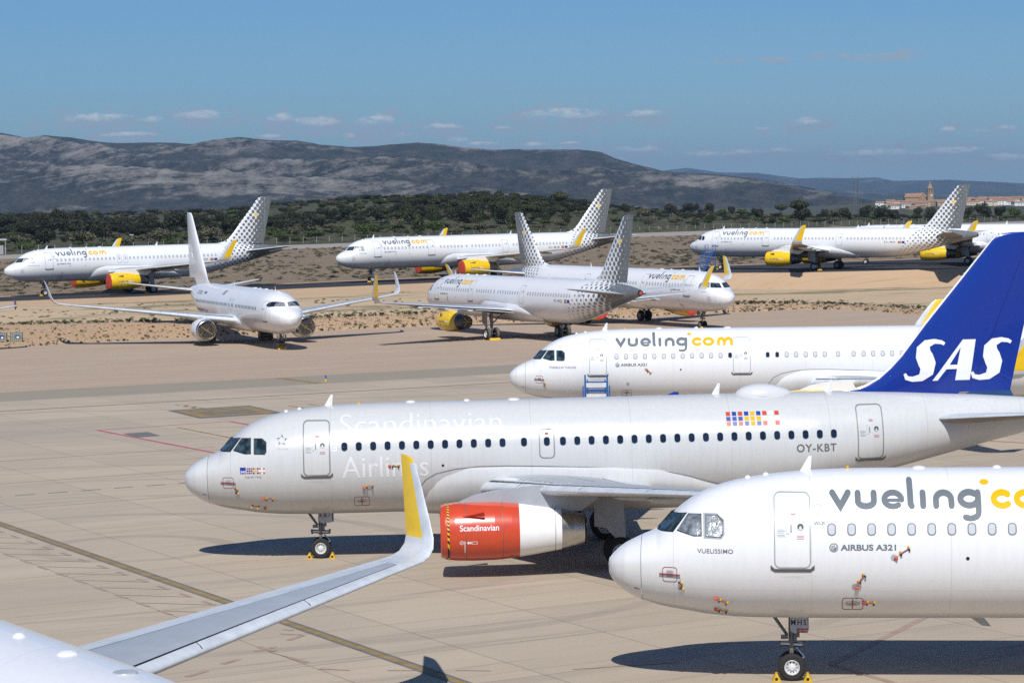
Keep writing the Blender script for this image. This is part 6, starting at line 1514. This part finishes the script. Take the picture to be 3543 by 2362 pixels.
# ------------------------------------------------------------------ small things on the ground
bp = empty('marker_post', (-13.95, 184.7, 0)); tag(bp, 'short blue and yellow marker post on the grey apron shoulder', 'marker post')
mb = MB(); mb.box((0, 0, .1), (.14, .14, .2), 'ylogo'); mb.obj('base', bp); mb = MB(); mb.box((0, 0, .33), (.12, .12, .26), 'sky_blue'); mb.obj('sleeve', bp)
M['tank'] = plain('cloudy_plastic_tank', (.34, .335, .23), .5, var=.15, scale=2)
for i, (x, y, col, lab) in enumerate(((-49.35, 239.1, 'bluelogo', 'caged plastic tank with dark label, left one of the pair'), (-47.95, 239.6, 'sky_blue', 'caged plastic tank with bright blue label, right one of the pair'))):
    o = empty('liquid_container', (x, y, 0), .15); tag(o, lab, 'liquid container', 'caged tanks at the left edge')
    mb = MB(); mb.box((0, 0, .72), (1.05, .95, 1.0), 'tank'); t_ = mb.obj('tank', o); mb = MB(); mb.lathe([(0, .12), (.06, .12), (.06, .001)], (0, 0, 1.22), 'z', 'black', 12); mb.obj('cap', t_)
    mb = MB()
    for u in np.linspace(-.56, .56, 7):
        for v in (-.52, .52): mb.tube((u, v, .2), (u, v, 1.25), .014, 'gear', n=5); mb.tube((v * 1.08, u * .93, .2), (v * 1.08, u * .93, 1.25), .014, 'gear', n=5)
    for z_ in np.linspace(.24, 1.25, 6):
        for v in (-.52, .52): mb.tube((-.56, v, z_), (.56, v, z_), .014, 'gear', n=5); mb.tube((v * 1.08, -.52, z_), (v * 1.08, .52, z_), .014, 'gear', n=5)
    mb.obj('cage', o)
    mb = MB(); mb.box((0, 0, .17), (1.15, 1.05, .04), 'metal')
    for u in (-.48, 0, .48): mb.box((u, 0, .08), (.14, 1.0, .15), 'gear')
    mb.obj('pallet', o)
    mb = MB(); mb.box((.1, -.53, .82), (.4, .02, .28), col); mb.box((.14, -.545, .76), (.2, .01, .16), 'letter'); mb.obj('label_plate', o)
cn = empty('marker_cone', (-19.6, 262.5, 1.3)); tag(cn, 'small tilted red and white striped marker stake on the sandy field', 'marker stake')
mb = MB()
for k in range(5): mb.tube((.05 * k, 0, .2 * k), (.05 * (k + 1), 0, .2 * (k + 1)), .05, 'tag' if k % 2 == 0 else 'letter')
mb.obj('stake', cn)

# ------------------------------------------------------------------ air
mb = MB(); mb.box((0, 8950, 130), (16000, 19100, 300), 'white')
hz_ = mb.obj('haze', None); hz_.data.materials.clear(); hm = bpy.data.materials.new('hazy_air'); hm.use_nodes = True; n = hm.node_tree; n.nodes.remove(n.nodes['Principled BSDF'])
pv = N(n, 'ShaderNodeVolumePrincipled'); pv.inputs['Color'].default_value = (.50, .74, 1, 1); pv.inputs['Density'].default_value = 5.0e-5; pv.inputs['Anisotropy'].default_value = .2
L(n, pv.outputs[0], n.nodes['Material Output'].inputs['Volume']); hz_.data.materials.append(hm); tag(hz_, kind='stuff')

# ------------------------------------------------------------------ sun, sky, camera
SUN_EL, SUN_AZ = 48.5, -93.0                    # sun stands behind the camera, slightly left
sun = bpy.data.lights.new('sun', 'SUN'); sun.energy = 4.4; sun.angle = R(.53); sun.color = (1, .98, .94)
so = bpy.data.objects.new('sun', sun); C.objects.link(so)
sd = Vector((math.cos(R(SUN_EL)) * math.cos(R(SUN_AZ)), math.cos(R(SUN_EL)) * math.sin(R(SUN_AZ)), math.sin(R(SUN_EL))))
so.rotation_euler = sd.to_track_quat('Z', 'Y').to_euler(); so.location = (0, -50, 100)
w = bpy.data.worlds.new('World'); bpy.context.scene.world = w; w.use_nodes = True; n = w.node_tree
sky = N(n, 'ShaderNodeTexSky'); sky.sky_type = 'NISHITA'; sky.sun_disc = False; sky.sun_elevation = R(SUN_EL); sky.sun_rotation = R(90 - SUN_AZ); sky.altitude = 300; sky.air_density = 1.0; sky.dust_density = .6; sky.ozone_density = 1.0
bg = n.nodes['Background']; bg.inputs[1].default_value = .072
g_ = N(n, 'ShaderNodeTexCoord').outputs['Generated']; s = N(n, 'ShaderNodeSeparateXYZ'); L(n, g_, s.inputs[0])
az = V(n, 'MULTIPLY', V(n, 'ARCTAN2', s.outputs[0], s.outputs[1]), 57.2958); el = V(n, 'MULTIPLY', V(n, 'ARCSINE', s.outputs[2]), 57.2958)
cb = N(n, 'ShaderNodeCombineXYZ'); L(n, az, cb.inputs[0]); L(n, V(n, 'MULTIPLY', el, 2.6), cb.inputs[1])
t1 = tex(n, cb.outputs[0], 1.6, 7, .62); t2 = tex(n, cb.outputs[0], 4.5, 5, .6)
CL = [(-9.376, 1.846, .855, .201), (-8.151, 1.833, .322, .121), (-6.968, 1.89, .724, .171), (-5.185, 1.82, .423, .161), (-4.391, 1.681, .604, .201), (-3.092, 1.694, .604, .221), (-1.491, 1.602, .503, .121), (1.269, 1.781, 1.057, .221), (3.122, 1.801, .483, .151), (-.138, 1.582, .201, .07), (-5.49, 1.446, .302, .08), (-3.097, 1.414, .906, .141), (-1.175, 1.298, .282, .121), (-8.846, 1.515, .805, .111), (.609, 1.171, .402, .091), (1.412, 1.209, .282, .06), (2.963, 1.005, .624, .131), (6.802, 1.538, .382, .161), (5.79, 1.466, .221, .06), (4.511, .88, .604, .111), (5.408, .915, .503, .101), (6.322, .96, .382, .101), (8.374, .816, 1.107, .151), (10.232, .833, .906, .141), (11.297, .667, .704, .141), (10.02, 1.349, .201, .111), (10.768, 1.325, .252, .06), (11.319, 1.373, .302, .08), (6.221, 3.064, 1.107, .05), (8.291, 3.088, 1.107, .09), (2.91, .826, .604, .08), (-.695, 1.211, .604, .08), (-13.5, 1.9, .9, .2), (14, 1.2, 1.2, .2), (-18, 1.7, 1, .2)]
best = None; top = None
for a, e0, ww, hh in CL:
    wa = .5 if e0 > 2.5 else 1
    dx = V(n, 'MULTIPLY', V(n, 'SUBTRACT', az, a), .8 / ww); dy = V(n, 'MULTIPLY', V(n, 'SUBTRACT', el, e0), .8 / hh)
    q = V(n, 'SUBTRACT', wa, V(n, 'ADD', V(n, 'MULTIPLY', dx, dx), V(n, 'MULTIPLY', V(n, 'MULTIPLY', dy, dy), .8)))
    best = q if best is None else V(n, 'MAXIMUM', best, q)
    tq = V(n, 'MULTIPLY', V(n, 'MAXIMUM', q, 0), dy); top = tq if top is None else V(n, 'ADD', top, tq)
f = V(n, 'ADD', V(n, 'MULTIPLY', V(n, 'MAXIMUM', best, -4), .75), V(n, 'MULTIPLY', V(n, 'SUBTRACT', t1.outputs[0], .43), 7.5)); f = V(n, 'ADD', f, V(n, 'MULTIPLY', V(n, 'SUBTRACT', t2.outputs[0], .5), 3.2))
mask = V(n, 'MULTIPLY', V(n, 'SMOOTH_MIN', V(n, 'MAXIMUM', V(n, 'MULTIPLY', f, .75), 0), 1, .3), 1.0, clamp=True)
veil = V(n, 'MULTIPLY', ramp(n, V(n, 'MULTIPLY', el, .1), [(0, 1), (.06, .85), (.16, .45), (.4, 0)]), .60)
veil = V(n, 'MULTIPLY', veil, V(n, 'MULTIPLY_ADD', ramp(n, V(n, 'MULTIPLY_ADD', az, .04, .5), [(.35, .6), (.75, 1)]), 1, 0))
ccol = mixc(n, ramp(n, V(n, 'ADD', top, V(n, 'MULTIPLY', V(n, 'SUBTRACT', t2.outputs[0], .45), .6)), [(.12, 0), (.7, 1)]), (4.2, 5.6, 7.3), (8.5, 9.4, 10.2))
tn = n.nodes.new('ShaderNodeMix'); tn.data_type = 'RGBA'; tn.blend_type = 'MULTIPLY'; tn.inputs[0].default_value = 1; L(n, sky.outputs[0], tn.inputs[6]); tn.inputs[7].default_value = (.43, .735, 1.16, 1)
skc = mixc(n, veil, tn.outputs[2], (4.5, 6.9, 9.4))
L(n, mixc(n, mask, skc, ccol), bg.inputs[0])
cam = bpy.data.cameras.new('camera'); co = bpy.data.objects.new('camera', cam); C.objects.link(co); bpy.context.scene.camera = co
cam.sensor_width = 36; cam.lens = 8576.525 / 3543 * 36; cam.clip_start = .5; cam.clip_end = 60000
co.matrix_world = Matrix.Translation((0, 0, CAMZ)) @ Matrix.Rotation(math.pi / 2 - .05775742, 4, 'X') @ Matrix.Rotation(-.01492528, 4, 'Z')
sc = bpy.context.scene; sc.view_settings.view_transform = 'Standard'; sc.view_settings.look = 'None'; sc.view_settings.gamma = 1; sc.view_settings.exposure = 0
sc.render.engine = 'CYCLES'; sc.cycles.max_bounces = 6; sc.cycles.diffuse_bounces = 3; sc.cycles.glossy_bounces = 3; sc.cycles.volume_bounces = 0; sc.cycles.transparent_max_bounces = 6; sc.cycles.caustics_reflective = False; sc.cycles.caustics_refractive = False
try: sc.cycles.use_denoising = False
except Exception: pass
